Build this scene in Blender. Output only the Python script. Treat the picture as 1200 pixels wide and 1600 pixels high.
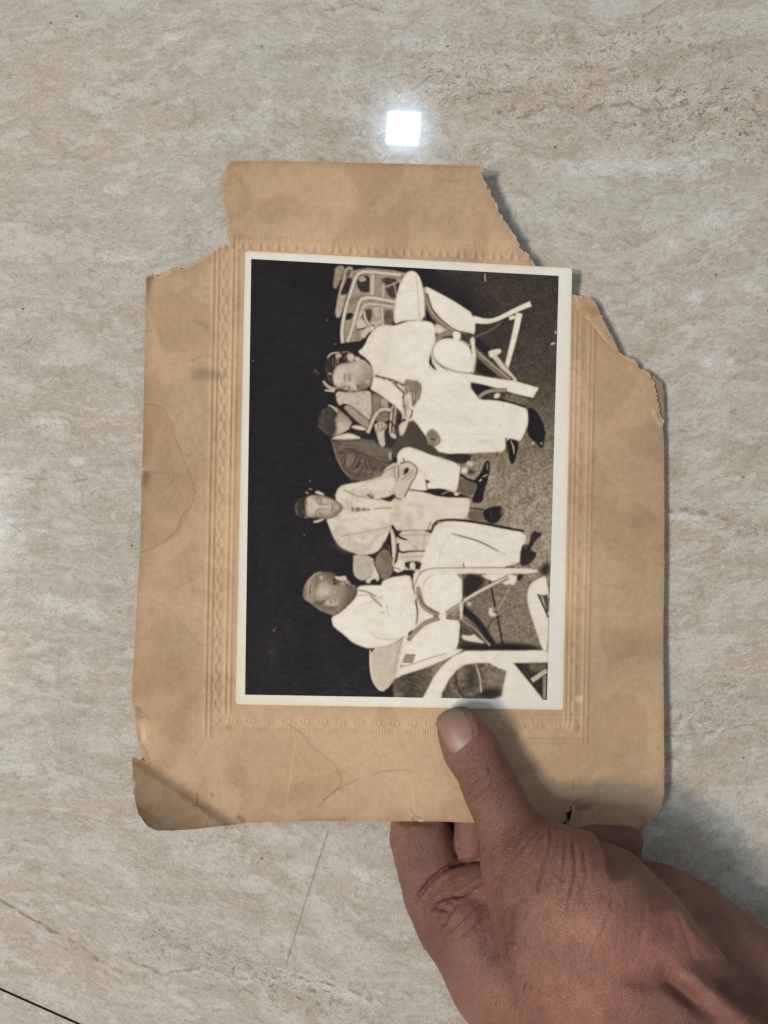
import bpy, bmesh, math
import numpy as np
from mathutils import Vector
from mathutils.bvhtree import BVHTree

# ------------------------------------------------------------------ reset
for o in list(bpy.data.objects):
    bpy.data.objects.remove(o, do_unlink=True)
scene = bpy.context.scene
COL = scene.collection
rng = np.random.default_rng(7)

# ------------------------------------------------------------------ camera
HC = 0.290            # camera height above the floor (m)
FPX = 1203.0          # focal length in pixels of a 1200 px wide picture
cam_d = bpy.data.cameras.new('camera')
cam_d.sensor_fit = 'HORIZONTAL'
cam_d.sensor_width = 36.0
cam_d.lens = 36.0 * FPX / 1200.0
cam_d.clip_start = 0.01
cam_d.clip_end = 50.0
cam = bpy.data.objects.new('camera', cam_d)
cam.location = (0, 0, HC)
COL.objects.link(cam)
scene.camera = cam

# ------------------------------------------------------------------ world
world = bpy.data.worlds.new('World')
scene.world = world
world.use_nodes = True
bg = world.node_tree.nodes['Background']
bg.inputs['Color'].default_value = (0.93, 0.97, 1.0, 1)
bg.inputs['Strength'].default_value = 0.235

# ------------------------------------------------------------------ ceiling lamps
def area(name, loc, target, size, power, col):
    d = bpy.data.lights.new(name, 'AREA')
    d.shape = 'SQUARE'
    d.size = size
    d.energy = power
    d.color = col
    o = bpy.data.objects.new(name, d)
    o.location = loc
    o.rotation_euler = (Vector(target) - Vector(loc)).to_track_quat('-Z', 'Y').to_euler()
    COL.objects.link(o)
    return o
area('warm_ceiling_lamp', (-1.70, -0.52, 2.45), (0, 0, 0), 0.34, 43.0, (1.0, 0.86, 0.70))
area('cool_ceiling_lamp', (-1.84, -0.02, 2.75), (0, 0, 0), 0.42, 35.0, (0.86, 0.93, 1.0))
lp = area('square_ceiling_panel', (0.075, 1.49, 2.70), (0.075, 1.49, 0.0), 0.124, 6.0, (0.55, 0.78, 1.0))
lp.rotation_euler = (0, 0, math.radians(-4))

scene.view_settings.view_transform = 'Standard'
scene.view_settings.look = 'None'
scene.view_settings.gamma = 1.0
scene.view_settings.exposure = 0.07
scene.view_settings.use_curve_mapping = False
scene.render.engine = 'CYCLES'

# ------------------------------------------------------------------ helpers
def P(px, py, z):
    """point seen at picture position px,py whose height above the floor is z (mm) -> metres"""
    px = np.asarray(px, float); py = np.asarray(py, float); z = np.asarray(z, float)
    d = HC - z * 0.001
    return np.stack([(px - 600) / FPX * d, (800 - py) / FPX * d, z * 0.001 + 0 * px], -1)

def to_px(v):
    d = HC - v[:, 2]
    return 600 + v[:, 0] / d * FPX, 800 - v[:, 1] / d * FPX

def lattice(ix, iy, seed):
    h = (ix.astype(np.int64) * 374761393 + iy.astype(np.int64) * 668265263 + seed * 1274126177) & 0x7fffffff
    h = ((h ^ (h >> 13)) * 1274126177) & 0x7fffffff
    h = (h ^ (h >> 16)) & 0xffff
    return h / 65535.0

def vnoise(x, y, seed=0):
    ix = np.floor(x); iy = np.floor(y)
    fx = x - ix; fy = y - iy
    fx = fx * fx * (3 - 2 * fx); fy = fy * fy * (3 - 2 * fy)
    a = lattice(ix, iy, seed); b = lattice(ix + 1, iy, seed)
    c = lattice(ix, iy + 1, seed); d = lattice(ix + 1, iy + 1, seed)
    return (a * (1 - fx) + b * fx) * (1 - fy) + (c * (1 - fx) + d * fx) * fy

def fbm(x, y, seed=0, oct=4):
    s = 0; a = 0.5; t = 0
    for i in range(oct):
        s = s + a * vnoise(x * 2 ** i, y * 2 ** i, seed + i * 17); t += a; a *= 0.5
    return s / t

def sm(a, b, x):
    t = np.clip((x - a) / (b - a), 0, 1)
    return t * t * (3 - 2 * t)

def srgb2lin(c):
    c = np.asarray(c, float)
    return np.where(c <= 0.04045, c / 12.92, ((c + 0.055) / 1.055) ** 2.4)

def seg_dist(X, Y, pts, widths=None):
    """distance to a polyline and the width interpolated along it"""
    best = np.full(X.shape, 1e9); wid = np.zeros(X.shape)
    for i in range(len(pts) - 1):
        ax, ay = pts[i]; bx, by = pts[i + 1]
        dx, dy = bx - ax, by - ay
        L = dx * dx + dy * dy + 1e-9
        t = np.clip(((X - ax) * dx + (Y - ay) * dy) / L, 0, 1)
        d = np.hypot(X - ax - t * dx, Y - ay - t * dy)
        m = d < best
        best = np.where(m, d, best)
        if widths is not None:
            wid = np.where(m, widths[i] * (1 - t) + widths[i + 1] * t, wid)
    return best, wid

def inside(X, Y, poly):
    r = np.zeros(X.shape, bool)
    n = len(poly)
    for i in range(n):
        x1, y1 = poly[i]; x2, y2 = poly[(i + 1) % n]
        if y1 == y2: continue
        c = ((y1 > Y) != (y2 > Y)) & (X < (x2 - x1) * (Y - y1) / (y2 - y1) + x1)
        r ^= c
    return r

def chaikin(pts, n=1, closed=True):
    pts = np.asarray(pts, float)
    for _ in range(n):
        if closed:
            q = np.roll(pts, -1, 0)
            pts = np.stack([pts * .75 + q * .25, pts * .25 + q * .75], 1).reshape(-1, 2)
        else:
            a, b = pts[:-1], pts[1:]
            mid = np.stack([a * .75 + b * .25, a * .25 + b * .75], 1).reshape(-1, 2)
            pts = np.vstack([pts[:1], mid, pts[-1:]])
    return pts

def blur(a, s):
    if s < 0.3: return a
    r = int(3 * s) + 1
    k = np.exp(-0.5 * (np.arange(-r, r + 1) / s) ** 2); k /= k.sum()
    for ax in (0, 1):
        p = np.pad(a, [(r, r) if i == ax else (0, 0) for i in (0, 1)], mode='edge')
        o = 0
        for i, w in enumerate(k):
            o = o + w * (p[i:i + a.shape[0], :] if ax == 0 else p[:, i:i + a.shape[1]])
        a = o
    return a

class Canvas:
    """a grey canvas in picture coordinates, painted with soft polygons and strokes"""
    def __init__(s, x0, y0, x1, y1, scale, v):
        s.x0, s.y0, s.s = x0, y0, scale
        s.w = int((x1 - x0) * scale); s.h = int((y1 - y0) * scale)
        s.g = np.full((s.h, s.w), float(v))
        jj, ii = np.meshgrid(np.arange(s.w), np.arange(s.h))
        s.X = x0 + (jj + .5) / scale; s.Y = y0 + (ii + .5) / scale
    def win(s, x0, y0, x1, y1):
        a = max(0, int((x0 - s.x0) * s.s)); b = min(s.w, int((x1 - s.x0) * s.s) + 1)
        c = max(0, int((y0 - s.y0) * s.s)); d = min(s.h, int((y1 - s.y0) * s.s) + 1)
        return slice(c, max(c, d)), slice(a, max(a, b))
    def mix(s, W, m, v):
        s.g[W] = s.g[W] * (1 - m) + v * m
    def poly(s, pts, v, soft=0.6, it=1, tex=None, op=1.0):
        pts = chaikin(pts, it) if it else np.asarray(pts, float)
        mg = soft * 3 + 2
        W = s.win(pts[:, 0].min() - mg, pts[:, 1].min() - mg, pts[:, 0].max() + mg, pts[:, 1].max() + mg)
        X, Y = s.X[W], s.Y[W]
        if X.size == 0: return
        m = blur(inside(X, Y, pts).astype(float), soft * s.s) * op
        val = v + (tex(X, Y) if tex is not None else 0)
        s.mix(W, m, val)
    def stroke(s, pts, v, w, soft=0.5, it=1, op=1.0, edge=None, ew=1.0):
        pts = np.asarray(pts, float)
        w = np.full(len(pts), float(w)) if np.isscalar(w) else np.asarray(w, float)
        if len(w) != len(pts): w = np.interp(np.linspace(0, 1, len(pts)), np.linspace(0, 1, len(w)), w)
        if it and len(pts) > 2:
            q = chaikin(np.column_stack([pts[:, 0], pts[:, 1]]), it, False)
            t0 = np.linspace(0, 1, len(pts)); t1 = np.linspace(0, 1, len(q))
            w = np.interp(t1, t0, w); pts = q
        mg = w.max() / 2 + 3 + soft * 2 + ew
        W = s.win(pts[:, 0].min() - mg, pts[:, 1].min() - mg, pts[:, 0].max() + mg, pts[:, 1].max() + mg)
        X, Y = s.X[W], s.Y[W]
        if X.size == 0: return
        d, ww = seg_dist(X, Y, pts, w)
        if w.max() > 3.2 and len(pts) > 1:          # square ends
            for (p0, p1) in ((pts[0], pts[1]), (pts[-1], pts[-2])):
                L = math.hypot(p1[0] - p0[0], p1[1] - p0[1]) + 1e-9
                al = ((X - p0[0]) * (p1[0] - p0[0]) + (Y - p0[1]) * (p1[1] - p0[1])) / L
                near = np.hypot(X - p0[0], Y - p0[1]) < w.max() * .8
                d = np.where(near & (al < 0), np.maximum(d, ww / 2 - al - .3), d)
        if edge is not None:
            m = (1 - sm(-soft, soft, d - ww / 2 - ew)) * op
            s.mix(W, m, edge)
        m = (1 - sm(-soft, soft, d - ww / 2)) * op * s.k
        s.mix(W, m, v)
    k = 1.0
    def patch(s, x0, y0, cell, rows, pts, op=.9, soft=.8, it=2):
        """smooth modelling: tones on a coarse grid (row, first column, values), interpolated inside an outline"""
        pts = chaikin(pts, it); W = s.win(pts[:, 0].min() - 4, pts[:, 1].min() - 4, pts[:, 0].max() + 4, pts[:, 1].max() + 4)
        X, Y = s.X[W], s.Y[W]; num = np.zeros(X.shape); den = np.full(X.shape, 1e-9)
        for r, c0, vals in rows:
            for i, v in enumerate(vals):
                cx = x0 + (c0 + i + .5) * cell; cy = y0 + (r + .5) * cell
                w = np.exp(-((X - cx) ** 2 + (Y - cy) ** 2) / (.62 * cell) ** 2)
                num += w * v; den += w
        m = blur(inside(X, Y, pts).astype(float), soft * s.s) * op
        s.mix(W, m, num / den)
    def glow(s, x, y, rx, ry, v, op=1.0, ang=0):
        R = max(rx, ry) * 2.4
        W = s.win(x - R, y - R, x + R, y + R); a = math.radians(ang)
        dx, dy = s.X[W] - x, s.Y[W] - y
        u = (dx * math.cos(a) + dy * math.sin(a)) / rx; q = (-dx * math.sin(a) + dy * math.cos(a)) / ry
        s.mix(W, op * np.exp(-u * u - q * q), v)
    def sample(s, px, py):
        x = np.clip((px - s.x0) * s.s - .5, 0, s.w - 1.001); y = np.clip((py - s.y0) * s.s - .5, 0, s.h - 1.001)
        ix = x.astype(int); iy = y.astype(int); fx = x - ix; fy = y - iy
        g = s.g
        return (g[iy, ix] * (1 - fx) + g[iy, ix + 1] * fx) * (1 - fy) + (g[iy + 1, ix] * (1 - fx) + g[iy + 1, ix + 1] * fx) * fy

def mesh_np(name, verts, faces, mat, parent=None, smooth=True, flat=(), colors=None, attrs=None, uv=None, origin=None):
    """faces: list of int arrays (n,3) and/or (n,4)"""
    verts = np.asarray(verts, np.float32)
    if origin is not None: verts = verts - np.asarray(origin, np.float32)
    me = bpy.data.meshes.new(name)
    faces = [np.asarray(f, np.int32) for f in faces if len(f)]
    for k in flat:
        u, inv = np.unique(faces[k], return_inverse=True)
        faces[k] = (inv.reshape(faces[k].shape) + len(verts)).astype(np.int32)
        verts = np.vstack([verts, verts[u]])
        if colors is not None: colors = np.vstack([colors, np.asarray(colors)[u]])
        if attrs: attrs = {a: np.concatenate([v, np.asarray(v)[u]]) for a, v in attrs.items()}
        if uv is not None: uv = np.vstack([uv, uv[u]])
    loops = np.concatenate([f.ravel() for f in faces])
    tot = np.concatenate([np.full(len(f), f.shape[1], np.int32) for f in faces])
    st = np.concatenate([[0], np.cumsum(tot)[:-1]]).astype(np.int32)
    me.vertices.add(len(verts)); me.vertices.foreach_set('co', verts.ravel())
    me.loops.add(len(loops)); me.loops.foreach_set('vertex_index', loops)
    me.polygons.add(len(tot)); me.polygons.foreach_set('loop_start', st); me.polygons.foreach_set('loop_total', tot)
    me.polygons.foreach_set('use_smooth', np.concatenate([np.full(len(f), smooth and k not in flat, bool) for k, f in enumerate(faces)]))
    if colors is not None:
        a = me.attributes.new('tint', 'FLOAT_COLOR', 'POINT')
        c = np.ones((len(verts), 4), np.float32); c[:, :3] = colors
        a.data.foreach_set('color', c.ravel())
    for k, v in (attrs or {}).items():
        a = me.attributes.new(k, 'FLOAT', 'POINT'); a.data.foreach_set('value', np.asarray(v, np.float32))
    if uv is not None:
        a = me.attributes.new('flow', 'FLOAT_VECTOR', 'POINT')
        c = np.zeros((len(verts), 3), np.float32); c[:, :2] = uv
        a.data.foreach_set('vector', c.ravel())
    me.update(); me.validate()
    if mat: me.materials.append(mat)
    o = bpy.data.objects.new(name, me)
    if origin is not None and parent is None: o.location = origin
    COL.objects.link(o)
    if parent: o.parent = parent
    return o

# ---- node helper
class NT:
    def __init__(s, name):
        s.m = bpy.data.materials.new(name); s.m.use_nodes = True
        s.t = s.m.node_tree; s.bsdf = s.t.nodes['Principled BSDF']
    def n(s, typ, **kw):
        nd = s.t.nodes.new(typ)
        for k, v in kw.items():
            if k.startswith('i_'):
                key = k[2:]
                s.put(nd.inputs[int(key)] if key.isdigit() else nd.inputs[key.replace('_', ' ')], v)
            else: setattr(nd, k, v)
        return nd
    def put(s, sock, v):
        if isinstance(v, bpy.types.NodeSocket): s.t.links.new(v, sock)
        elif isinstance(v, bpy.types.Node): s.t.links.new(v.outputs[0], sock)
        else: sock.default_value = v
    def math(s, op, a, b=0.0, c=None, clamp=False):
        nd = s.t.nodes.new('ShaderNodeMath'); nd.operation = op; nd.use_clamp = clamp
        s.put(nd.inputs[0], a); s.put(nd.inputs[1], b)
        if c is not None: s.put(nd.inputs[2], c)
        return nd.outputs[0]
    def vmath(s, op, a, b=None, scale=None):
        nd = s.t.nodes.new('ShaderNodeVectorMath'); nd.operation = op
        s.put(nd.inputs[0], a)
        if b is not None: s.put(nd.inputs[1], b)
        if scale is not None: s.put(nd.inputs['Scale'], scale)
        return nd.outputs['Value'] if op in ('DOT_PRODUCT', 'LENGTH', 'DISTANCE') else nd.outputs[0]
    def noise(s, vec, scale, detail=4, rough=0.55, dist=0.0, dim='3D'):
        nd = s.n('ShaderNodeTexNoise', noise_dimensions=dim)
        s.put(nd.inputs['Vector'], vec)
        nd.inputs['Scale'].default_value = scale; nd.inputs['Detail'].default_value = detail
        nd.inputs['Roughness'].default_value = rough; nd.inputs['Distortion'].default_value = dist
        return nd.outputs[0]
    def ramp(s, v, lo, hi, a=0.0, b=1.0):
        nd = s.t.nodes.new('ShaderNodeMapRange'); nd.interpolation_type = 'SMOOTHSTEP'
        s.put(nd.inputs[0], v)
        for i, x in enumerate((lo, hi, a, b)): nd.inputs[1 + i].default_value = x
        return nd.outputs[0]
    def mix(s, f, a, b, mode='MIX'):
        nd = s.t.nodes.new('ShaderNodeMix'); nd.data_type = 'RGBA'; nd.blend_type = mode
        s.put(nd.inputs[0], f)
        for k, v in ((6, a), (7, b)):
            if isinstance(v, tuple) and len(v) == 3: v = v + (1.0,)
            s.put(nd.inputs[k], v)
        return nd.outputs[2]
    def attr(s, name):
        nd = s.t.nodes.new('ShaderNodeAttribute'); nd.attribute_name = name
        return nd
    def scale(s, vec, x, y, z=1.0):
        return s.vmath('MULTIPLY', vec, (x, y, z))
    def bump(s, h, strength, dist, normal=None):
        nd = s.t.nodes.new('ShaderNodeBump')
        nd.inputs['Strength'].default_value = strength; nd.inputs['Distance'].default_value = dist
        s.put(nd.inputs['Height'], h)
        if normal is not None: s.put(nd.inputs['Normal'], normal)
        return nd.outputs[0]
    def out(s, **kw):
        for k, v in kw.items(): s.put(s.bsdf.inputs[k.replace('_', ' ')], v)
        return s.m

def tag(o, label=None, cat=None, kind=None, group=None):
    if label: o['label'] = label
    if cat: o['category'] = cat
    if kind: o['kind'] = kind
    if group: o['group'] = group
    return o

def empty(name, loc):
    o = bpy.data.objects.new(name, None); o.location = loc; o.empty_display_size = 0.01
    COL.objects.link(o); return o

# ================================================================== FLOOR
def stone_material():
    t = NT('travertine_tile')
    fl = t.attr('flow').outputs['Vector']            # flow coordinates in centimetres along / across the bedding
    geo = t.n('ShaderNodeNewGeometry').outputs['Position']
    pos = t.vmath('SCALE', geo, scale=100.0)          # centimetres
    white_a = t.attr('white').outputs['Fac']; vein_a = t.attr('vein').outputs['Fac']; warm_a = t.attr('warm').outputs['Fac']
    band = t.noise(t.scale(fl, .10, .50), 1.0, 4, .6, .4)
    band2 = t.noise(t.scale(fl, .26, .95), 1.0, 5, .62, .8)
    blot = t.noise(t.scale(fl, .36, .85), 1.0, 6, .66, .7)
    mid = t.noise(t.scale(fl, 1.0, 2.3), 1.0, 5, .66, 1.0)
    grain = t.noise(t.scale(fl, 4.0, 5.4), 1.0, 4, .70, .8)
    worm = t.noise(t.scale(fl, 3.4, 4.8), 1.0, 2, .5, 2.4)
    fine = t.noise(pos, 24.0, 4, .78)
    cr = t.mix(t.ramp(t.math('ADD', band, t.math('MULTIPLY', warm_a, .28)), .38, .70), (.480, .468, .438), (.490, .428, .362))
    cr = t.mix(t.ramp(band2, .44, .64, 0, .70), cr, (.415, .372, .318))
    cr = t.mix(t.ramp(blot, .49, .60, 0, .80), cr, (.575, .568, .548))
    cr = t.mix(t.ramp(mid, .53, .62, 0, .60), cr, (.620, .610, .580))
    cr = t.mix(t.ramp(mid, .46, .34, 0, .55), cr, (.360, .308, .250))
    # white calcite patches
    w = t.math('ADD', t.math('MULTIPLY', white_a, .31), t.math('MULTIPLY', t.noise(t.scale(fl, 1.4, 1.9), 1.0, 8, .76, 1.3), .95))
    cr = t.mix(t.ramp(w, .58, .78, 0, .92), cr, (.660, .665, .670))
    # grain and flecks
    cr = t.mix(t.ramp(worm, .53, .62, 0, .28), cr, (.640, .620, .575))
    cr = t.mix(t.ramp(worm, .45, .36, 0, .30), cr, (.330, .285, .235))
    cr = t.mix(t.ramp(grain, .50, .68, 0, .35), cr, (.640, .620, .580))
    cr = t.mix(t.ramp(grain, .46, .30, 0, .58), cr, (.280, .242, .200))
    cr = t.mix(t.ramp(fine, .52, .68, 0, .35), cr, (.680, .655, .610))
    cr = t.mix(t.ramp(fine, .48, .34, 0, .60), cr, (.225, .195, .160))
    # wormy squiggles: contour lines of a warped noise
    sq = t.noise(t.scale(fl, 1.25, 2.2), 1.0, 4, .62, 1.2)
    sqd = t.math('ADD', t.math('ABSOLUTE', t.math('SUBTRACT', sq, .5)), t.math('MULTIPLY', t.math('SUBTRACT', t.noise(t.scale(fl, 2.2, 3.2), 1.0, 3), .5), .16))
    veinm = t.math('ADD', t.math('MULTIPLY', vein_a, 1.1), t.ramp(t.noise(t.scale(fl, .2, .55), 1.0, 3, .5), .52, .70, 0.0, .35))
    cr = t.mix(t.math('MULTIPLY', t.ramp(sqd, .012, -.006), veinm, clamp=True), cr, (.215, .165, .120))
    sq2 = t.noise(t.vmath('ADD', t.scale(fl, 3.2, 4.6), (7, 3, 1)), 1.0, 3, .6, 1.4)
    sqd2 = t.math('ABSOLUTE', t.math('SUBTRACT', sq2, .5))
    cr = t.mix(t.math('MULTIPLY', t.ramp(sqd2, .026, .004, 0, .70), t.math('ADD', veinm, .38), clamp=True), cr, (.270, .225, .180))
    # dark pits
    vor = t.n('ShaderNodeTexVoronoi'); t.put(vor.inputs['Vector'], t.scale(fl, 1.0, 1.3)); vor.inputs['Scale'].default_value = 1.0
    vsel = t.n('ShaderNodeSeparateColor'); t.put(vsel.inputs[0], vor.outputs['Color'])
    pit = t.math('MULTIPLY', t.ramp(t.math('ADD', vor.outputs['Distance'], t.math('MULTIPLY', fine, .06)), .105, .075), t.ramp(vsel.outputs[0], .78, .82), clamp=True)
    cr = t.mix(t.math('MULTIPLY', pit, .8), cr, (.090, .075, .060))
    # named long lines: hairline crack and long veins
    wob = t.vmath('SCALE', t.vmath('SUBTRACT', t.n('ShaderNodeTexNoise', i_Vector=pos, i_Scale=1.1, i_Detail=4.0).outputs['Color'], (.5, .5, .5)), scale=.45)
    pw = t.scale(t.vmath('ADD', pos, wob), 1, 1, 0)
    def line(pts, width, col, strength, straight=False):
        lo_, hi_ = (.30, .45) if straight else (.40, .58)
        nonlocal cr
        src = t.scale(pos, 1, 1, 0) if straight else pw
        best = None
        for (a, b) in zip(pts[:-1], pts[1:]):
            A = P(a[0], a[1], 0) * 100; B = P(b[0], b[1], 0) * 100
            d = B - A; L2 = float(d[0] ** 2 + d[1] ** 2)
            rel = t.vmath('SUBTRACT', src, (float(A[0]), float(A[1]), 0.0))
            tt = t.math('MULTIPLY', t.vmath('DOT_PRODUCT', rel, (float(d[0]), float(d[1]), 0.0)), 1.0 / L2, clamp=True)
            q = t.vmath('SUBTRACT', rel, t.vmath('SCALE', (float(d[0]), float(d[1]), 0.0), scale=tt))
            dist = t.vmath('LENGTH', q)
            best = dist if best is None else t.math('MINIMUM', best, dist)
        f = t.math('MULTIPLY', t.ramp(best, width, width * .25, 0, strength), t.ramp(t.noise(pos, 2.2, 4), lo_, hi_, .30 if straight else .12, 1.0))
        cr = t.mix(f, cr, col)
    line([(513, 1298), (480, 1400), (447, 1508)], .050, (.22, .185, .145), .60, True)
    line([(0, 1408), (60, 1440), (150, 1497)], .10, (.24, .19, .14), .75)
    line([(200, 1500), (255, 1520), (312, 1514)], .085, (.24, .20, .155), .75)
    line([(470, 1526), (540, 1545), (610, 1572)], .075, (.25, .20, .15), .8)
    line([(1046, 797), (1100, 799), (1146, 812)], .16, (.30, .235, .165), .85)
    line([(0, 744), (50, 747), (95, 757), (145, 748)], .075, (.30, .25, .20), .7)
    line([(1030, 1152), (1110, 1145), (1200, 1128)], .06, (.28, .23, .18), .7)
    line([(860, 162), (905, 180), (935, 168), (985, 160), (1010, 175), (1075, 162)], .11, (.27, .21, .155), .8)
    line([(790, 185), (830, 178), (850, 168)], .10, (.28, .22, .165), .75)
    line([(640, 140), (665, 122), (693, 108)], .07, (.28, .23, .18), .75)
    line([(500, 15), (545, 8), (600, 15)], .08, (.28, .24, .19), .7)
    line([(1000, 30), (1025, 15), (1040, 4)], .07, (.28, .24, .19), .7)
    cr = t.mix(1.0, cr, (1.04, 1.02, .965), 'MULTIPLY')
    # glazed surface
    rough = t.ramp(t.noise(pos, 3.0, 4, .6), .3, .7, .085, .125)
    b1 = t.bump(t.noise(t.scale(fl, .8, 1.2), 1.0, 3, .5), .05, .0006)
    b2 = t.bump(fine, .03, .0002, b1)
    return t.out(Base_Color=cr, Roughness=rough, Normal=b2, IOR=1.5, Specular_IOR_Level=.20, Coat_Weight=.45, Coat_Roughness=.024)

stone = stone_material()
gt = NT('grout'); gcol = gt.mix(gt.noise(gt.vmath('SCALE', gt.n('ShaderNodeNewGeometry').outputs['Position'], scale=900.0), 1, 3), (.02, .018, .015), (.04, .035, .03))
grout = gt.out(Base_Color=gcol, Roughness=.9)

# the joint seen at the lower left sets the tile axes
J0 = P(0, 1545, 0)[:2]; J1 = P(128, 1602, 0)[:2]
eu = (J1 - J0) / np.linalg.norm(J1 - J0); ev = np.array([-eu[1], eu[0]])   # ev points up the picture
if ev[1] < 0: ev = -ev
TS, GAP = 0.60, 0.00045
floor = mesh_np('floor', [(-2, -2, -.0006), (2, -2, -.0006), (2, 2, -.0006), (-2, 2, -.0006)], [[(0, 1, 2, 3)]], grout)
tag(floor, kind='structure')
spots_white = [(180, 297, 26, 14, 0, .8), (200, 402, 75, 15, 0, .75), (95, 945, 85, 15, 15, 1.0), (122, 720, 13, 9, 0, 1.6), (1000, 258, 210, 22, -2, .8),
    (1120, 345, 70, 30, 5, .7), (1108, 565, 13, 10, 0, 1.4), (1142, 565, 9, 7, 0, 1.2), (1088, 462, 20, 13, 0, 1.1), (1048, 378, 18, 9, 0, 1.0), (1075, 806, 45, 9, 0, 1.4),
    (1163, 806, 11, 7, 0, 1.2), (510, 1542, 95, 12, 20, 1.1), (565, 1365, 32, 10, 35, 1.0), (215, 1430, 45, 11, 15, .9), (340, 1318, 90, 16, 5, .6), (1100, 1140, 70, 22, 0, .6),
    (690, 70, 24, 18, 0, .7), (1185, 1175, 26, 14, 0, .8), (85, 660, 60, 12, 0, .75), (270, 60, 25, 12, 0, .6), (340, 215, 60, 16, 0, .6), (30, 1205, 45, 16, 0, .7), (560, 130, 50, 30, 0, .5),
    (640, 150, 50, 20, 0, .5), (1100, 715, 12, 9, 0, 1.0), (1070, 990, 30, 12, 0, .6), (1140, 945, 35, 10, 0, .5), (60, 830, 14, 8, 0, .9), (105, 820, 11, 8, 0, .8), (35, 840, 8, 12, 0, .8),
    (430, 1470, 60, 10, 12, .6), (60, 230, 40, 10, 0, .5), (1180, 450, 18, 14, 0, .9)]
spots_vein = [(900, 150, 270, 60, 0, .8), (1150, 190, 130, 70, 0, .9), (980, 60, 200, 40, 0, .7), (290, 1465, 110, 32, 18, .6), (430, 1545, 200, 34, 18, .7), (1160, 830, 70, 26, 0, .7), (1120, 1110, 90, 40, 0, .6), (700, 110, 120, 60, 0, .45), (1100, 700, 120, 60, 0, .3), (500, 200, 150, 60, 0, .3)]
spots_warm = [(880, 120, 240, 80, 0, .8), (110, 170, 170, 110, 0, .5), (280, 190, 60, 30, 0, .5), (1140, 720, 110, 80, 0, .55), (1110, 1010, 110, 170, 0, .6), (90, 1500, 200, 34, 20, .8), (420, 1380, 40, 20, 0, .6), (1140, 840, 90, 30, 0, .7), (700, 170, 100, 30, 0, .4), (60, 745, 80, 10, 0, .5), (800, 320, 120, 50, 0, .3)]
def gsum(px, py, spots):
    s = 0 * px
    for (cx, cy, rx, ry, a, amp) in spots:
        ca, sa = math.cos(math.radians(a)), math.sin(math.radians(a))
        u = ((px - cx) * ca + (py - cy) * sa) / rx; v = (-(px - cx) * sa + (py - cy) * ca) / ry
        s = s + amp * np.exp(-(u * u + v * v))
    return s
def add_tile(i, j, n):
    a = np.linspace(GAP, TS - GAP, n + 1)
    U, V = np.meshgrid(a, a)
    XY = J0 + np.stack([(U + i * TS - .18)[..., None] * eu + (V + j * TS)[..., None] * ev], 0)[0]
    px = 600 + XY[..., 0] / HC * FPX; py = 800 - XY[..., 1] / HC * FPX
    z = np.zeros_like(px)
    edge = np.minimum(np.minimum(U - GAP, TS - GAP - U), np.minimum(V - GAP, TS - GAP - V))
    verts = np.concatenate([XY.reshape(-1, 2), z.reshape(-1, 1)], 1)
    idx = np.arange((n + 1) ** 2).reshape(n + 1, n + 1)
    q = np.stack([idx[:-1, :-1], idx[:-1, 1:], idx[1:, 1:], idx[1:, :-1]], -1).reshape(-1, 4)
    ring = np.concatenate([idx[0, :], idx[1:, -1], idx[-1, -2::-1], idx[-2:0:-1, 0]])
    low = verts[ring].copy(); low[:, 2] = -.0062
    k = np.arange(len(ring)); kn = (k + 1) % len(ring)
    side = np.stack([ring[k], len(verts) + k, len(verts) + kn, ring[kn]], -1)
    verts = np.vstack([verts, low])
    PX = 600 + verts[:, 0] / HC * FPX; PY = 800 - verts[:, 1] / HC * FPX
    dip = sm(1100, 1480, PY) * .34 + sm(900, 1250, PY) * .02 - sm(420, 60, PY) * .10
    fy = PY - dip * 240 * np.tanh((PX - 200) / 240.) + 14 * np.sin(PX / 170.) + 10 * np.sin(PX / 61. + 1.3)
    if j % 2: PX = PX + 700
    uv = np.stack([PX / 41.5, fy / 41.5], 1)
    o = mesh_np('tile', verts, [q, side], stone, floor, True, flat=(1,), uv=uv, attrs={'white': gsum(PX, PY, spots_white), 'vein': gsum(PX, PY, spots_vein), 'warm': gsum(PX, PY, spots_warm)})
    o.data.materials.append(grout)
    mi = np.zeros(len(q) + len(side), np.int32); mi[len(q):] = 1
    o.data.polygons.foreach_set('material_index', mi)
    return o
for j in range(-2, 3):
    for i in range(-2, 3):
        add_tile(i, j, 400 if (i, j) == (0, 0) else (60 if (i, j) == (0, -1) else 12))

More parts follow.
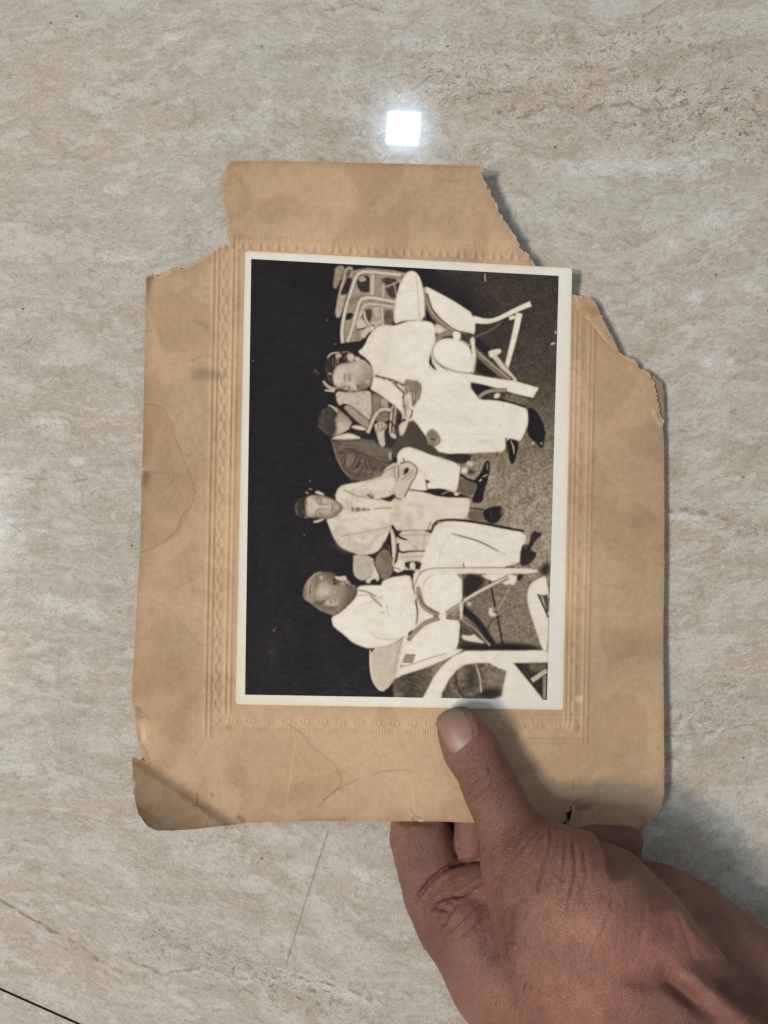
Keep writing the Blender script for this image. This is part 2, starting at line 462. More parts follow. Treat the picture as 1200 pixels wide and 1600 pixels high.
# ================================================================== MOUNT CARD
def z_card(px, py):
    """height in mm of the card's upper face above the floor: bowed, propped up by the fingers at the bottom"""
    z = 4.8 + 0 * px
    z = z + 12.5 * np.exp(-0.5 * ((px - 770) / 165.) ** 2) * np.exp(-0.5 * ((py - 1300) / 200.) ** 2)
    z = z + 5.5 * sm(560, 250, py) * sm(1000, 800, px)
    z = z + 1.6 * sm(420, 210, px)
    z = z + 1.5 * sm(800, 1290, py) * sm(700, 250, px)
    # lower left corner creased and bent up
    d = ((px - 226) * (1288 - 1178) - (py - 1178) * (388 - 226)) / math.hypot(110, 162)   # negative beyond the crease
    d = -d
    z = z + .50 * np.maximum(d, 0) / 4.3 * sm(-4, 26, d) + 2.6 * (np.maximum(d, 0) / 70.) ** 2
    d2 = -((px - 205) * .77 - (py - 1222) * .64)
    z = z + .45 * np.maximum(d2 - 14, 0) / 4.3 * sm(14, 24, d2)
    # upper left corner and the notch in the left edge lift slightly
    z = z + 1.4 * np.exp(-((px - 226) / 9.) ** 2 - ((py - 428) / 26.) ** 2)
    z = z + 1.2 * np.exp(-((px - 221) / 10.) ** 2) * sm(734, 740, py) * sm(775, 742, py)
    # chewed left edge
    z = z + 1.1 * np.exp(-((px - 211) / 9.) ** 2 - ((py - 1112) / 7.) ** 2) - .9 * np.exp(-((px - 222) / 8.) ** 2 - ((py - 1150) / 22.) ** 2)
    # gentle buckles
    z = z + 1.1 * (fbm(px / 210., py / 210., 5, 2) - .5) + .12 * (fbm(px / 26., py / 26., 9, 3) - .5)
    return z

torn = lambda *p: ('t', p)
OUT = [  # picture outline of the card; 1 = torn stretch following this point
 (357,252,0),(400,251,0),(480,252,0),(560,254,0),(640,256,0),(700,258,0),(752,259,1),(757,263,1),(752,270,1),(758,282,1),(768,300,1),(775,318,1),(785,338,1),(797,358,1),(808,375,1),(818,391,1),
 (830,402,1),(835,412,1),(850,425,1),(880,446,1),(897,463,1),(905,463,1),(921,464,1),(930,471,1),(936,486,1),(946,506,1),(958,530,1),(966,547,1),(973,556,1),(985,561,1),(996,566,1),(1002,578,1),
 (1014,583,1),(1021,595,1),(1026,611,1),(1030,630,1),(1033,648,1),(1036,664,0),(1037.5,690,0),(1038,760,0),(1038,900,0),(1036.5,985,0),(1037,1080,0),(1038,1180,0),(1038,1240,0),(1034,1261,0),
 (1021,1279,0),(1006,1296,0),(999,1301,0),(960,1301,0),(910,1300,0),(891,1299,0),(886.5,1295,1),(889,1280,1),(894,1259,1),(891.5,1258,1),(884,1280,1),(880,1293,0),(860,1293,0),(800,1289,0),(740,1286,0),(700,1284,0),(660,1283,1),(652,1281,1),(644,1283,0),
 (600,1284,0),(500,1283,0),(430,1284,0),(390,1286,0),(350,1290,0),(300,1296,0),(265,1298,0),(246,1298,0),(230,1291,0),(216,1271,0),(210,1246,1),(207,1233,1),(210,1231,1),(208,1215,0),(206.5,1186,1),(216,1188,1),(228,1191,1),(224,1180,1),
 (217,1163,1),(213,1140,1),(208,1114,1),(206,1100,0),(207,1060,0),(211,1000,0),(213,950,0),(216,900,0),(219,850,0),(221,780,0),(220,739,1),(222,731,0),(224,650,0),(226,560,0),(228,480,0),(228,431,1),(238,427,1),(249,432,1),
 (262,425,1),(272,417,1),(286,419,1),(301,412,1),(318,402,1),(331,393,1),(345,386,1),(357,380,1),(359,372,1),(356,362,1),(354,345,1),(350,325,1),(346,305,1),(347,285,1),(351,272,1),(350,261,1)]
def dense_outline(out, step=1.0, amp=3.4, seed=3):
    pts = []; nrm = []; aa = []; n = len(out)
    for i in range(n):
        x1, y1, t = out[i]; x2, y2, _ = out[(i + 1) % n]
        L = math.hypot(x2 - x1, y2 - y1); m = max(1, int(L / step))
        f = np.arange(m) / m
        pts.append(np.stack([x1 + (x2 - x1) * f, y1 + (y2 - y1) * f], 1))
        nrm.append(np.tile([-(y2 - y1) / L, (x2 - x1) / L], (m, 1)))
        aa.append((amp if t else .55) * np.minimum(1, 8 * f * (1 - f) + .25))
    pts = np.concatenate(pts); nrm = np.concatenate(nrm); aa = np.concatenate(aa)
    d = aa * ((fbm(pts[:, 0] / 11., pts[:, 1] / 11., seed, 3) - .5) * 2.0 + (fbm(pts[:, 0] / 2.6, pts[:, 1] / 2.6, seed + 5, 2) - .5) * 1.5)
    return pts + nrm * d[:, None]

def loop_ring(u, v, ru, rv, s):
    r = np.hypot(u / ru, v / rv)
    return np.exp(-((r - 1) * (ru + rv) / 2 / s) ** 2)
def gau(t, c, s): return np.exp(-((t - c) / s) ** 2)
def comb_edge(t, a, b): return sm(a - 1, a + 1, t) * sm(b + 1, b - 1, t)
def emboss(px, py):
    """height in mm of the pressed border of lines, loops and comb"""
    h = 0 * px
    xl = 333.5 - (py - 430) * .0188
    xr = 912 + (1050 - py) * .0184
    yt = 371.5 + (px - 400) * .041
    yb = 1139 + (px - 400) * .0186
    wear = .55 + .9 * fbm(px / 60., py / 60., 33, 3)
    # left side
    t = px - xl; on = sm(yt - 6, yt, py) * sm(1156, 1150, py); oni = on * sm(1118, 1112, py)
    h += on * (.17 * gau(t, 0, 2.5) + .17 * gau(t, 7.2, 2.5) - .06 * gau(t, 3.6, 1.6))
    h += oni * (.17 * gau(t, 30.5, 2.6) + .15 * gau(t, 37.5, 2.8) - .08 * gau(t, 34, 1.6))
    v = (py + 6) % 28 - 14
    h += oni * .15 * (loop_ring(t - 18.5, v, 5.0, 9.5, 1.9) * (1 - .55 * sm(0, 4, t - 18.5)) + gau(t, 18.5, 3) * gau(np.abs(v), 14, 3.2))
    h += oni * .04 * np.cos(py * 2 * np.pi / 4.0) * comb_edge(t, 10, 14)
    # right side
    t = px - xr; on = sm(yt - 8, yt, py) * sm(1164, 1158, py); oni = on * sm(1146, 1140, py)
    h += on * (.15 * gau(t, 0, 2.4) + .15 * gau(t, 6.2, 2.4)); h += on * sm(1136, 1130, py) * (.15 * gau(t, -28, 2.0) + .16 * gau(t, -21.5, 2.2))
    v = (py + 3) % 28 - 14
    h += oni * (.17 * gau(t, -13.5, 3.4) * sm(11, 7, np.abs(v)) + .10 * gau(t, -13.5, 2.4) * gau(np.abs(v), 14, 2.5))
    h += oni * .07 * np.cos(py * 2 * np.pi / 4.0) * comb_edge(t, -8, -3)
    # top side
    t = py - yt; on = sm(xl - 2, xl + 8, px) * sm(xr + 8, xr, px)
    h += on * .10 * np.cos(px * 2 * np.pi / 4.0) * comb_edge(t, -4, 5)
    u = (px + 9) % 28 - 14
    h += on * .14 * (loop_ring(u, t - 15, 7, 5, 1.9) * (1 - .5 * sm(0, 4, -(t - 15))) + gau(np.abs(u), 9, 2.0) * comb_edge(t, 7, 20))
    # bottom side
    t = py - yb; on = sm(xl, xl + 12, px) * sm(xr + 8, xr, px); far = sm(740, 860, px)
    h += on * .12 * np.cos(px * 2 * np.pi / 4.0) * comb_edge(t, -4, 4.5)
    u = (px + 15) % 28 - 14
    h += on * .16 * (loop_ring(u, t + 13, 7, 5, 1.9) * (1 - .6 * sm(0, 4, -(t + 13))) + .6 * gau(u, 0, 2.2) * comb_edge(t, -16, -8))
    h += on * (.04 + .12 * far) * (gau(t, 8, 2.0) + gau(t, 14.5, 2.0)) + on * (.05 + .08 * far) * (gau(t, -22, 2.0) + gau(t, -29, 2.0))
    return h * wear * 2.2

# marks painted on the card: value added to lightness (tone), brownness and greyness
tone = Canvas(195, 240, 1050, 1310, 1.0, 0.0)
grey = Canvas(195, 240, 1050, 1310, 1.0, 0.0)
brown = Canvas(195, 240, 1050, 1310, 1.0, 0.0)
def tide(pts, w=3.0, v=.6, soft=1.3): brown.stroke([(x + 5 * (float(fbm(np.array(x / 12.), np.array(y / 12.), 7, 3)) - .5), y + 5 * (float(fbm(np.array(x / 12.), np.array(y / 12.), 8, 3)) - .5)) for x, y in chaikin(pts, 2, False)], min(1, v * 1.5), w * .8, 1.6, 0, op=1)
brown.poly([(222,634),(250,635),(263,652),(275,692),(290,727),(302,760),(304,775),(293,795),(278,815),(262,843),(220,860)], .40, 4, op=.8)
brown.poly([(350,1150),(455,1140),(490,1172),(526,1197),(534,1225),(496,1262),(420,1260),(340,1220)], .40, 7, op=.8)
brown.poly([(215,960),(262,945),(290,985),(325,1020),(318,1140),(260,1170),(215,1100)], .42, 9, op=.8)
tide([(222,632),(250,633),(263,650),(275,690),(290,725),(303,760),(306,775),(295,795),(280,815),(277,828),(262,845),(240,855),(222,862)], 3, .75)
tide([(278,830),(286,860),(294,885),(300,915),(306,940)], 2.4, .4)
tide([(214,932),(262,945),(290,985),(320,1015),(345,990),(352,985)], 2.4, .45, 2.5)
tide([(452,1132),(464,1143),(475,1152),(490,1170),(510,1185),(526,1195),(530,1212),(536,1225),(512,1246),(496,1262)], 3, .7)
for q in [(355,300,60,30,.10),(600,290,120,25,.10),(1000,900,40,200,.18),(700,330,80,20,.12),(960,640,30,60,.14),(890,500,30,30,.25),(470,1210,60,30,.10),(352,760,18,340,-.36),(897,800,18,330,-.22),(620,385,260,14,-.25),(620,1130,280,16,-.18)]:
    brown.g += q[4] * np.exp(-((brown.X - q[0]) / q[2]) ** 2 - ((brown.Y - q[1]) / q[3]) ** 2)  # stain blobs; the tall right one paints shade on the down-curved strip
# dark staining and smudges, with painted shade along the right edge
edge_poly = np.array([(a, b) for a, b, _ in OUT])
grey.poly([(297,582),(312,572),(335,578),(352,584),(350,592),(330,594),(308,596),(298,592)], .75, 4, op=.9)
grey.stroke([(300,565),(312,556),(330,556),(338,562)], .35, 4, 2.5)
grey.stroke([(302,500),(316,505),(326,514)], .35, 9, 4)
grey.stroke([(335,690),(337,670)], .35, 5, 3)
grey.stroke([(272,745),(266,758)], .5, 2.5, 1)
grey.stroke([(285,708),(300,712)], .4, 2, 1)
grey.stroke([(298,848),(303,862)], .5, 2, 1); grey.stroke([(294,902),(302,905)], .5, 2, 1)
grey.stroke([(308,1240),(308,1258),(302,1259)], .8, 2.6, .9); grey.stroke([(308,1258),(316,1262)], .7, 2.2, .9); grey.stroke([(330,1238),(332,1244)], .9, 2.6, .8); grey.stroke([(316,1268),(330,1258)], .6, 1.6, .7)
grey.stroke([(505,1250),(530,1232),(550,1222),(562,1216)], .7, 1.6, .8); grey.stroke([(584,1210),(600,1205),(618,1203),(640,1203)], .75, 1.6, .8)
grey.stroke([(372,1275),(382,1284)], .8, 7, 2.5); grey.stroke([(470,1281),(540,1281)], .4, 5, 2)
grey.stroke([(896,1218),(895,1232)], .7, 2, .8); grey.stroke([(907,1266),(905,1292)], .7, 1.6, .7)
grey.poly([(898,1264),(905,1255),(921,1257),(923,1264),(910,1269),(900,1267)], .8, 1.3); grey.stroke([(889,1262),(900,1250),(912,1250)], .5, 4, 2); tone.stroke([(906,1260),(918,1261)], .5, 2, .8)
grey.stroke([(580,318),(589,322)], .5, 1.5, .6)
grey.stroke([(640,1262),(648,1275),(664,1281)], .7, 1.6, .7); grey.stroke([(646,1277),(644,1284)], .9, 4, 1)
grey.poly([(222,737),(238,739),(232,752),(224,766)], .55, 1.5)
grey.stroke([(222,736),(250,738),(280,743)], .45, 1.4, .7)
grey.poly([(228,432),(242,432),(236,446),(230,468)], .45, 2)
grey.stroke([(207,1112),(218,1122),(230,1118),(234,1126)], .6, 2.2, .9); grey.stroke([(222,1165),(229,1172),(232,1186)], .7, 1.8, .9); grey.stroke([(216,1170),(221,1184)], .9, 3, 1)
for q in [(285,460,30,15,.25),(1015,700,25,90,.22),(1000,1010,40,25,.2),(985,1185,40,12,.18),(260,520,30,40,.12),(280,1010,50,40,.15),(1005,810,35,20,.2),(450,330,100,8,.08),(900,560,14,20,.25),(940,600,40,14,.15)]:
    grey.g += q[4] * np.exp(-((grey.X - q[0]) / q[2]) ** 2 - ((grey.Y - q[1]) / q[3]) ** 2) * (fbm(grey.X / 9, grey.Y / 9, 50, 3) * 1.6)  # smudges; right-edge blobs paint in shade where the card curves down
tone.stroke([(461,1160),(457,1200),(450,1235),(446,1268)], .5, 1.4, .8); tone.stroke([(309,1262),(322,1276),(331,1290)], .7, 1.3, .7); tone.stroke([(242,1288),(247,1298)], .8, 2, .8)
tone.stroke([(1033,1264),(1020,1280),(1006,1296)], .9, 3, 1.2); tone.stroke([(640,1215),(646,1245),(648,1272)], .4, 1.3, .8)
tone.stroke([(905,1092)], 0, 1) if False else None
tone.poly([(900,1088),(909,1086),(911,1094),(904,1098),(899,1095)], .8, 1.2); grey.stroke([(904.5,1092),(905.5,1093)], 1.0, 1.8, .6)
tone.stroke([(1020,640),(1026,655),(1033,666)], .6, 5, 2.5); tone.stroke([(735,377),(738,379)], .6, 4, 1.5)
tone.poly([(213,1128),(221,1126),(227,1140),(226,1165),(218,1160)], .5, 2)
grey.g = np.clip(grey.g, 0, 1); brown.g = np.clip(brown.g, -.4, 1)

def card_colors(px, py, bd):
    base = np.array([.520, .362, .224]); c = np.ones(px.shape + (3,)) * base
    n0 = fbm(px / 60. + 2 * fbm(px / 90., py / 90., 62, 2), py / 60. + 2 * fbm(px / 90., py / 90., 63, 2), 64, 5)[..., None]
    blotch = sm(.48, .62, n0) * .9 + .45 * sm(.030, .0, np.abs(n0 - .50)) * sm(520, 260, px)[..., None]
    c = c * (1 - blotch * np.array([.13, .17, .20]))
    n1 = fbm(px / 130., py / 130., 61, 4)[..., None] - .5; n2 = fbm(px / 6., py / 6., 71, 3)[..., None] - .5
    fib = fbm(px / 2.2, py / 9., 81, 2)[..., None] - .5
    c = c * (1 + .42 * n1 + .20 * n2 + .12 * fib)
    b = brown.sample(px, py)[..., None]; g = grey.sample(px, py)[..., None]; t = tone.sample(px, py)[..., None]
    c = c * (1 - np.clip(b, 0, 1) * np.array([.26, .34, .42])) * (1 + np.clip(-b, 0, 1) * np.array([.45, .42, .25]))
    c = c * (1 - g * np.array([.60, .55, .47]))
    c = c * (1 + .55 * t) + .04 * t
    # torn edges show the paler core
    tw = np.exp(-(tornd.sample(px, py) / 2.6) ** 2)[..., None] * (.4 + 1.2 * fbm(px / 4., py / 4., 95, 2))[..., None]
    c = c * (1 - .8 * np.clip(tw, 0, 1)) + np.array([.56, .43, .30]) * .8 * np.clip(tw, 0, 1)
    # handled edges are browner
    e = np.exp(-bd / 6.)[..., None] * (.5 + fbm(px / 14., py / 14., 97, 3))[..., None] * (1 - np.clip(tw, 0, 1))
    c = c * (1 - .28 * e * np.array([.8, 1, 1.15]))
    # foxing
    fx = sm(.66, .80, fbm(px / 9., py / 9., 91, 4))[..., None]
    return np.clip(c * (1 - .10 * fx * np.array([.7, 1, 1.2])), .01, .9)

def card_material():
    t = NT('kraft_card')
    tint = t.attr('tint').outputs['Color']
    pos = t.vmath('SCALE', t.n('ShaderNodeNewGeometry').outputs['Position'], scale=1000.0)   # mm
    f = t.noise(t.scale(pos, 1.6, 5.5), 1.0, 4, .65)
    f2 = t.noise(t.scale(pos, 5.0, 2.0), 1.0, 3, .65)
    c = t.mix(t.ramp(f, .35, .65, 0, .22), tint, (.58, .44, .30), 'MIX')
    c = t.mix(t.ramp(f2, .48, .26, 0, .08), c, (.20, .13, .08))
    b = t.bump(t.math('ADD', f, f2), .22, .00012)
    return t.out(Base_Color=c, Roughness=.78, Normal=b, Specular_IOR_Level=.22)
card_m = card_material()
coreM = NT('torn_card_core')
cpos = coreM.vmath('SCALE', coreM.n('ShaderNodeNewGeometry').outputs['Position'], scale=1000.0)
core_m = coreM.out(Base_Color=coreM.mix(coreM.noise(cpos, 3.0, 4), (.30, .19, .10), (.50, .36, .22)), Roughness=.9)

def sheet(name, poly, step, zfun, thick, colfun, mat, parent, embf=None, edge_mat=None):
    """a closed sheet with a ragged outline: upper face, rim, underside"""
    x0, y0 = poly.min(0) - 1; x1, y1 = poly.max(0) + 1
    def build(step):
        xs = np.arange(x0, x1 + step, step); ys = np.arange(y0, y1 + step, step)
        X, Y = np.meshgrid(xs, ys)
        cx, cy = X[:-1, :-1] + step / 2, Y[:-1, :-1] + step / 2
        keep = np.zeros(cx.shape, bool)
        n = len(poly)
        for r in range(cx.shape[0]):                       # scanline fill
            yv = cy[r, 0]
            y1_, y2_ = poly[:, 1], np.roll(poly[:, 1], -1)
            hit = (y1_ > yv) != (y2_ > yv)
            xa, xb = poly[hit, 0], np.roll(poly[:, 0], -1)[hit]
            xi = np.sort(xa + (yv - y1_[hit]) * (xb - xa) / (y2_[hit] - y1_[hit]))
            keep[r] = (np.searchsorted(xi, cx[r]) % 2) == 1
        idx = np.arange(X.size).reshape(X.shape)
        q = np.stack([idx[1:, :-1], idx[1:, 1:], idx[:-1, 1:], idx[:-1, :-1]], -1)[keep]
        used = np.unique(q); re = -np.ones(X.size, int); re[used] = np.arange(len(used))
        q = re[q]; pts = np.stack([X.ravel()[used], Y.ravel()[used]], 1)
        # boundary edges
        e = np.concatenate([q[:, [0, 1]], q[:, [1, 2]], q[:, [2, 3]], q[:, [3, 0]]])
        key = e[:, 0].astype(np.int64) * len(pts) + e[:, 1]; rkey = e[:, 1].astype(np.int64) * len(pts) + e[:, 0]
        be = e[~np.isin(key, rkey)]
        bv = np.unique(be)
        B = pts[bv]; new = np.empty_like(B)
        for s in range(0, len(B), 500):
            d = ((B[s:s + 500, None, :] - poly[None]) ** 2).sum(-1); new[s:s + 500] = poly[d.argmin(1)]
        pts[bv] = new
        return pts, q, be
    pts, q, be = build(step)
    z = zfun(pts[:, 0], pts[:, 1])
    if embf is not None: z = z + embf(pts[:, 0], pts[:, 1])
    top = P(pts[:, 0], pts[:, 1], z)
    bpts, bq, bbe = build(step * 6)
    bz = zfun(bpts[:, 0], bpts[:, 1]) - thick
    bot = P(bpts[:, 0], bpts[:, 1], bz)
    low = P(pts[:, 0], pts[:, 1], zfun(pts[:, 0], pts[:, 1]) - thick)
    bvs = np.unique(be); m = -np.ones(len(pts), int); m[bvs] = len(top) + np.arange(len(bvs))
    rim = np.stack([be[:, 1], be[:, 0], m[be[:, 0]], m[be[:, 1]]], -1)
    verts = np.vstack([top, low[bvs], bot]); off = len(top) + len(bvs)
    return verts, q, rim, bq[:, ::-1] + off, pts, bvs, bpts, None

def coarse_edge_distance(poly, x0, y0, x1, y1, st=3.0):
    xs = np.arange(x0, x1, st); ys = np.arange(y0, y1, st)
    X, Y = np.meshgrid(xs, ys); out = np.full(X.size, 1e9)
    pts = np.stack([X.ravel(), Y.ravel()], 1); P2 = poly[::2]
    for s in range(0, len(pts), 8000):
        d = ((pts[s:s + 8000, None, :] - P2[None]) ** 2).sum(-1).min(1); out[s:s + 8000] = np.sqrt(d)
    c = Canvas(x0, y0, x0 + st * len(xs), y0 + st * len(ys), 1 / st, 0); c.g = out.reshape(X.shape); return c

mp_origin = P(620, 800, 0)
photo = empty('mounted_photograph', (0, 0, 0))
tag(photo, 'old black and white photograph on a torn tan card mount, held by the hand', 'photograph')

poly = dense_outline(OUT)
edge_c = coarse_edge_distance(poly, 195, 240, 1050, 1310)
tpts = np.concatenate([np.linspace(OUT[i][:2], OUT[(i + 1) % len(OUT)][:2], 12) for i in range(len(OUT)) if OUT[i][2]])
tornd = coarse_edge_distance(tpts, 195, 240, 1050, 1310, 2.0)
verts, q, rim, bq, pts, bvs, bpts, _ = sheet('card_mount', poly, 1.4, z_card, .9, None, card_m, photo, emboss)
cc = card_colors(pts[:, 0], pts[:, 1], edge_c.sample(pts[:, 0], pts[:, 1]))
cols = np.vstack([cc, np.tile([.33, .22, .13], (len(bvs), 1)), np.tile([.42, .29, .18], (len(bpts), 1))])
card = mesh_np('card_mount', verts, [q, rim, bq], card_m, photo, True, flat=(1,), colors=cols)
card['label'] = 'tan card mount with a pressed border, stains and torn edges'

# lower plies laid bare along the torn right edge
def ply(out, dz, base, label):
    pl = dense_outline(out, 1.0, 1.6, 11)
    v, q_, r_, b_, p_, bv_, bp_, _ = sheet('torn_ply', pl, 2.0, lambda a, b: z_card(a, b) - dz, .35, None, card_m, photo)
    n = fbm(p_[:, 0] / 5., p_[:, 1] / 5., 21, 3)[:, None] - .5
    c = np.clip(np.array(base) * (1 + .5 * n), .02, .9)
    cl = np.vstack([c, np.tile(base, (len(bv_), 1)) * .7, np.tile(base, (len(bp_), 1))])
    o = mesh_np('torn_ply', v, [q_, r_, b_], card_m, photo, True, flat=(1,), colors=cl)
    o['label'] = label
ply([(990, 570, 1), (1012, 580, 1), (1026, 590, 1), (1035, 598, 1), (1037, 615, 0), (1038, 645, 0), (1038, 675, 0), (1030, 672, 0), (1000, 620, 0)], 1.2, (.27, .17, .10), 'lower ply showing behind the torn right edge, its shade painted as dark brown')  # ply lies in shade, painted here as a darker base colour
# loose flap of surface paper along the upper right tear
def flap():
    pl = dense_outline([(899, 466, 1), (921, 465, 1), (930, 472, 1), (936, 486, 1), (946, 506, 1), (958, 530, 1), (967, 549, 1), (960, 549, 1), (948, 536, 1), (936, 522, 1), (928, 512, 1), (915, 498, 1), (900, 486, 1)], 1.0, 1.2, 14)
    zf = lambda a, b: z_card(a, b) + .35 + .9 * np.exp(-(((a - 905) * .8 - (b - 470) * .55) / 10.) ** 2)
    v, q_, r_, b_, p_, bv_, bp_, _ = sheet('torn_ply', pl, 1.5, zf, .25, None, card_m, photo)
    n = fbm(p_[:, 0] / 6., p_[:, 1] / 6., 23, 3)[:, None]
    c = np.array([.50, .345, .205]) * (.8 + .4 * n)
    c = c * (1 - .3 * gau(p_[:, 1], 486, 9)[:, None] * np.array([.6, 1, 1.5]))
    cl = np.vstack([c, np.tile([.36, .24, .13], (len(bv_), 1)), np.tile([.4, .28, .17], (len(bp_), 1))])
    o = mesh_np('torn_ply', v, [q_, r_, b_], card_m, photo, True, flat=(1,), colors=cl); o['label'] = 'loose torn strip of surface paper at the upper right tear'
flap()

# ================================================================== PRINT
def paint_picture():
    c = Canvas(360, 380, 905, 1120, 2.0, 20)
    def Z(x0, y0, s):
        return lambda *p: [(x0 + a / s, y0 + b / s) for a, b in p]
    B = Z(500, 400, 6.0); Cc = Z(650, 400, 4.8); D = Z(480, 520, 6.0); E = Z(620, 560, 5.0)
    F = Z(440, 690, 5.0); G = Z(600, 680, 1200 / 260.); H = Z(440, 860, 5.0); I = Z(620, 870, 1200 / 280.)
    gn = lambda amp, sx, sy, seed: (lambda X, Y: amp * (fbm(X / sx, Y / sy, seed, 4) - .5) * 2)
    # night background with faint streaks
    c.g += 10 * (fbm(c.X / 60, c.Y / 90, 1, 3) - .45) + 7 * np.clip(fbm(c.X / 3.0, c.Y / 22., 2, 3) - .5, 0, 1) * 3 * sm(640, 760, c.Y)
    c.g += 10 * np.exp(-((c.X - 470) / 40) ** 2 - ((c.Y - 545) / 30) ** 2) * fbm(c.X / 8, c.Y / 8, 4, 3)
    # grass
    lum = np.interp(c.Y, [425, 520, 600, 680, 740, 830, 930, 1000, 1095], [50, 56, 68, 100, 128, 136, 126, 118, 108])
    gr = lum + (fbm(c.X / 2.2, c.Y / 2.0, 8, 3) - .5) * 80 * (lum / 110) + (fbm(c.X / 14, c.Y / 14, 9, 3) - .5) * 36 * (lum / 110)
    gm = sm(668, 690, c.X)
    c.g = c.g * (1 - gm) + gr * gm
    c.poly(Cc((0,100),(120,120),(300,200),(420,330),(520,440),(440,440),(200,300),(60,200)), 26, 4)
    c.poly(Cc((120,140),(340,170),(500,330),(640,420),(520,450),(400,380),(250,270)), 36, 7, op=.8)
    c.stroke(Cc((517,135),(520,190)), 190, 1.6, .6)
    c.stroke(Cc((1015,660),(1035,655)), 210, 3, .7); c.stroke(Cc((1046,565),(1048,580)), 200, 2.2, .6)
    # ---- stacked cane chairs behind, top
    c.poly(B((145,85),(240,95),(205,200),(170,285),(140,312),(118,285),(130,200)), 132, .9, tex=gn(22, 5, 3, 40))
    c.poly(B((235,95),(330,105),(255,330),(220,480),(190,580),(150,580),(140,530),(155,450),(170,350),(200,250)), 158, .8, tex=gn(18, 6, 4, 41))
    c.poly(B((320,100),(820,145),(770,200),(710,420),(690,640),(600,650),(480,700),(400,780),(380,800),(250,812),(190,812),(190,650),(230,450),(290,230)), 140, .7, tex=gn(22, 6, 6, 42))
    c.poly(B((245,130),(300,120),(290,170),(240,240)), 90, .6)
    c.poly(B((255,200),(310,210),(270,340),(230,365),(190,360),(215,290)), 40, .6)
    c.poly(B((350,185),(470,180),(480,335),(400,345),(345,290)), 46, .6)
    c.poly(B((360,195),(410,180),(445,235),(360,245)), 150, .5)
    c.poly(B((560,195),(750,215),(735,400),(640,385),(610,290)), 62, .7, tex=gn(35, 3, 3, 43))
    c.stroke(B((610,290),(700,260),(740,230)), 150, 3, .6); c.stroke(B((690,250),(720,380)), 140, 2.5, .6)
    c.poly(B((405,510),(490,490),(480,600),(440,640),(395,570)), 62, .6)
    c.poly(B((600,500),(695,510),(695,640),(590,640)), 82, 1.2, tex=gn(30, 4, 4, 44))
    c.poly(B((230,540),(315,530),(300,590),(230,605)), 32, .5)
    c.poly(B((200,840),(260,815),(385,798),(375,860),(330,885),(240,880)), 28, .7)
    c.stroke(B((495,170),(490,260),(490,365)), 176, 7, .6, edge=110); c.stroke(B((590,260),(595,330),(590,410)), 165, 5, .6, edge=110)
    c.stroke(B((530,480),(540,570)), 172, 9, .8); c.stroke(B((580,470),(585,640)), 172, 4, .6, edge=130)
    c.stroke(B((440,640),(520,640),(570,610)), 172, 6, .7); c.stroke(B((410,500),(420,580),(470,660)), 190, 3, .6, edge=90)
    c.stroke(B((760,178),(640,165),(500,150),(370,148),(325,220),(275,380),(232,520),(203,700),(212,812)), 190, 4.6, .6, edge=112, ew=1.1)
    c.stroke(B((705,432),(560,402),(440,388),(372,410),(335,560),(285,740),(255,802)), 194, 5.0, .6, edge=106, ew=1.1)
    c.stroke(B((692,480),(560,455),(425,448),(392,505),(345,650)), 180, 3.8, .6, edge=120)
    c.poly(B((270,385),(390,372),(340,440),(270,462)), 118, 1.0)
    c.poly(B((340,600),(400,590),(450,660),(350,690)), 186, .8); c.stroke(B((350,695),(440,670),(500,650)), 60, 2, .6)
    c.stroke(B((400,760),(430,700),(490,670)), 190, 9, 1.0, op=.8); c.stroke(B((480,675),(500,670)), 230, 5, .8)
    # ---- white chair beside man, top right
    c.poly(Cc((440,505),(560,520),(700,462),(740,480),(700,640),(640,690),(540,700),(450,640)), 50, 1.2, tex=gn(14, 3, 3, 46))
    c.poly(Cc((440,600),(560,690),(560,760),(450,690)), 28, 1.5)
    c.poly(Cc((450,770),(560,800),(640,905),(450,885)), 30, 1)
    c.poly(Cc((55,215),(180,280),(300,345),(445,445),(445,592),(400,578),(300,562),(200,485),(110,385),(62,290)), 228, .6)
    c.stroke(Cc((430,475),(520,492),(590,482),(660,450),(760,400),(860,358)), 226, [12,9,7,7,8,9], .6)
    c.stroke(Cc((775,430),(740,600),(676,845)), 226, [11,9,7], .6); c.stroke(Cc((700,470),(740,455)), 226, 6, .6)
    c.stroke(Cc((575,735),(650,830),(745,940)), 196, 8, .6, edge=62, ew=1)
    c.poly(Cc((538,712),(635,690),(642,727),(600,748),(560,768),(545,740)), 222, .6)
    c.stroke(Cc((450,605),(560,560),(640,495)), 84, 3, .8)
    c.stroke(Cc((66,290),(110,430),(200,520),(290,580),(405,602)), 112, 7.5, .7, edge=56, ew=1.2); c.stroke(Cc((75,320),(120,430),(205,510),(290,565)), 160, 2, .8)
    c.stroke(Cc((420,690),(520,785),(705,940)), 104, 10, .7, edge=48, ew=1.2); c.stroke(Cc((440,700),(540,790),(700,920)), 160, 2, .7)
    c.stroke(Cc((330,600),(415,600)), 60, 7, .8); c.stroke(Cc((330,640),(395,675)), 150, 6, .8, edge=110)
    c.poly(Cc((140,500),(180,520),(270,580),(150,600)), 210, .8)
    c.stroke(Cc((140,660),(160,612),(225,580),(280,582)), 122, 6.5, .7, edge=90, ew=1)
    c.poly(Cc((275,560),(338,572),(332,640),(275,625)), 230, .5)
    c.poly(B((830,135),(900,143),(950,220),(985,400),(985,605),(880,602),(760,612),(700,645),(688,560),(705,430),(740,280),(785,185)), 226, .7, tex=gn(6, 9, 9, 47))
    c.stroke(B((895,190),(922,350),(930,590)), 186, 1.4, .7); c.stroke(B((985,300),(988,600)), 120, 1.6, .6)
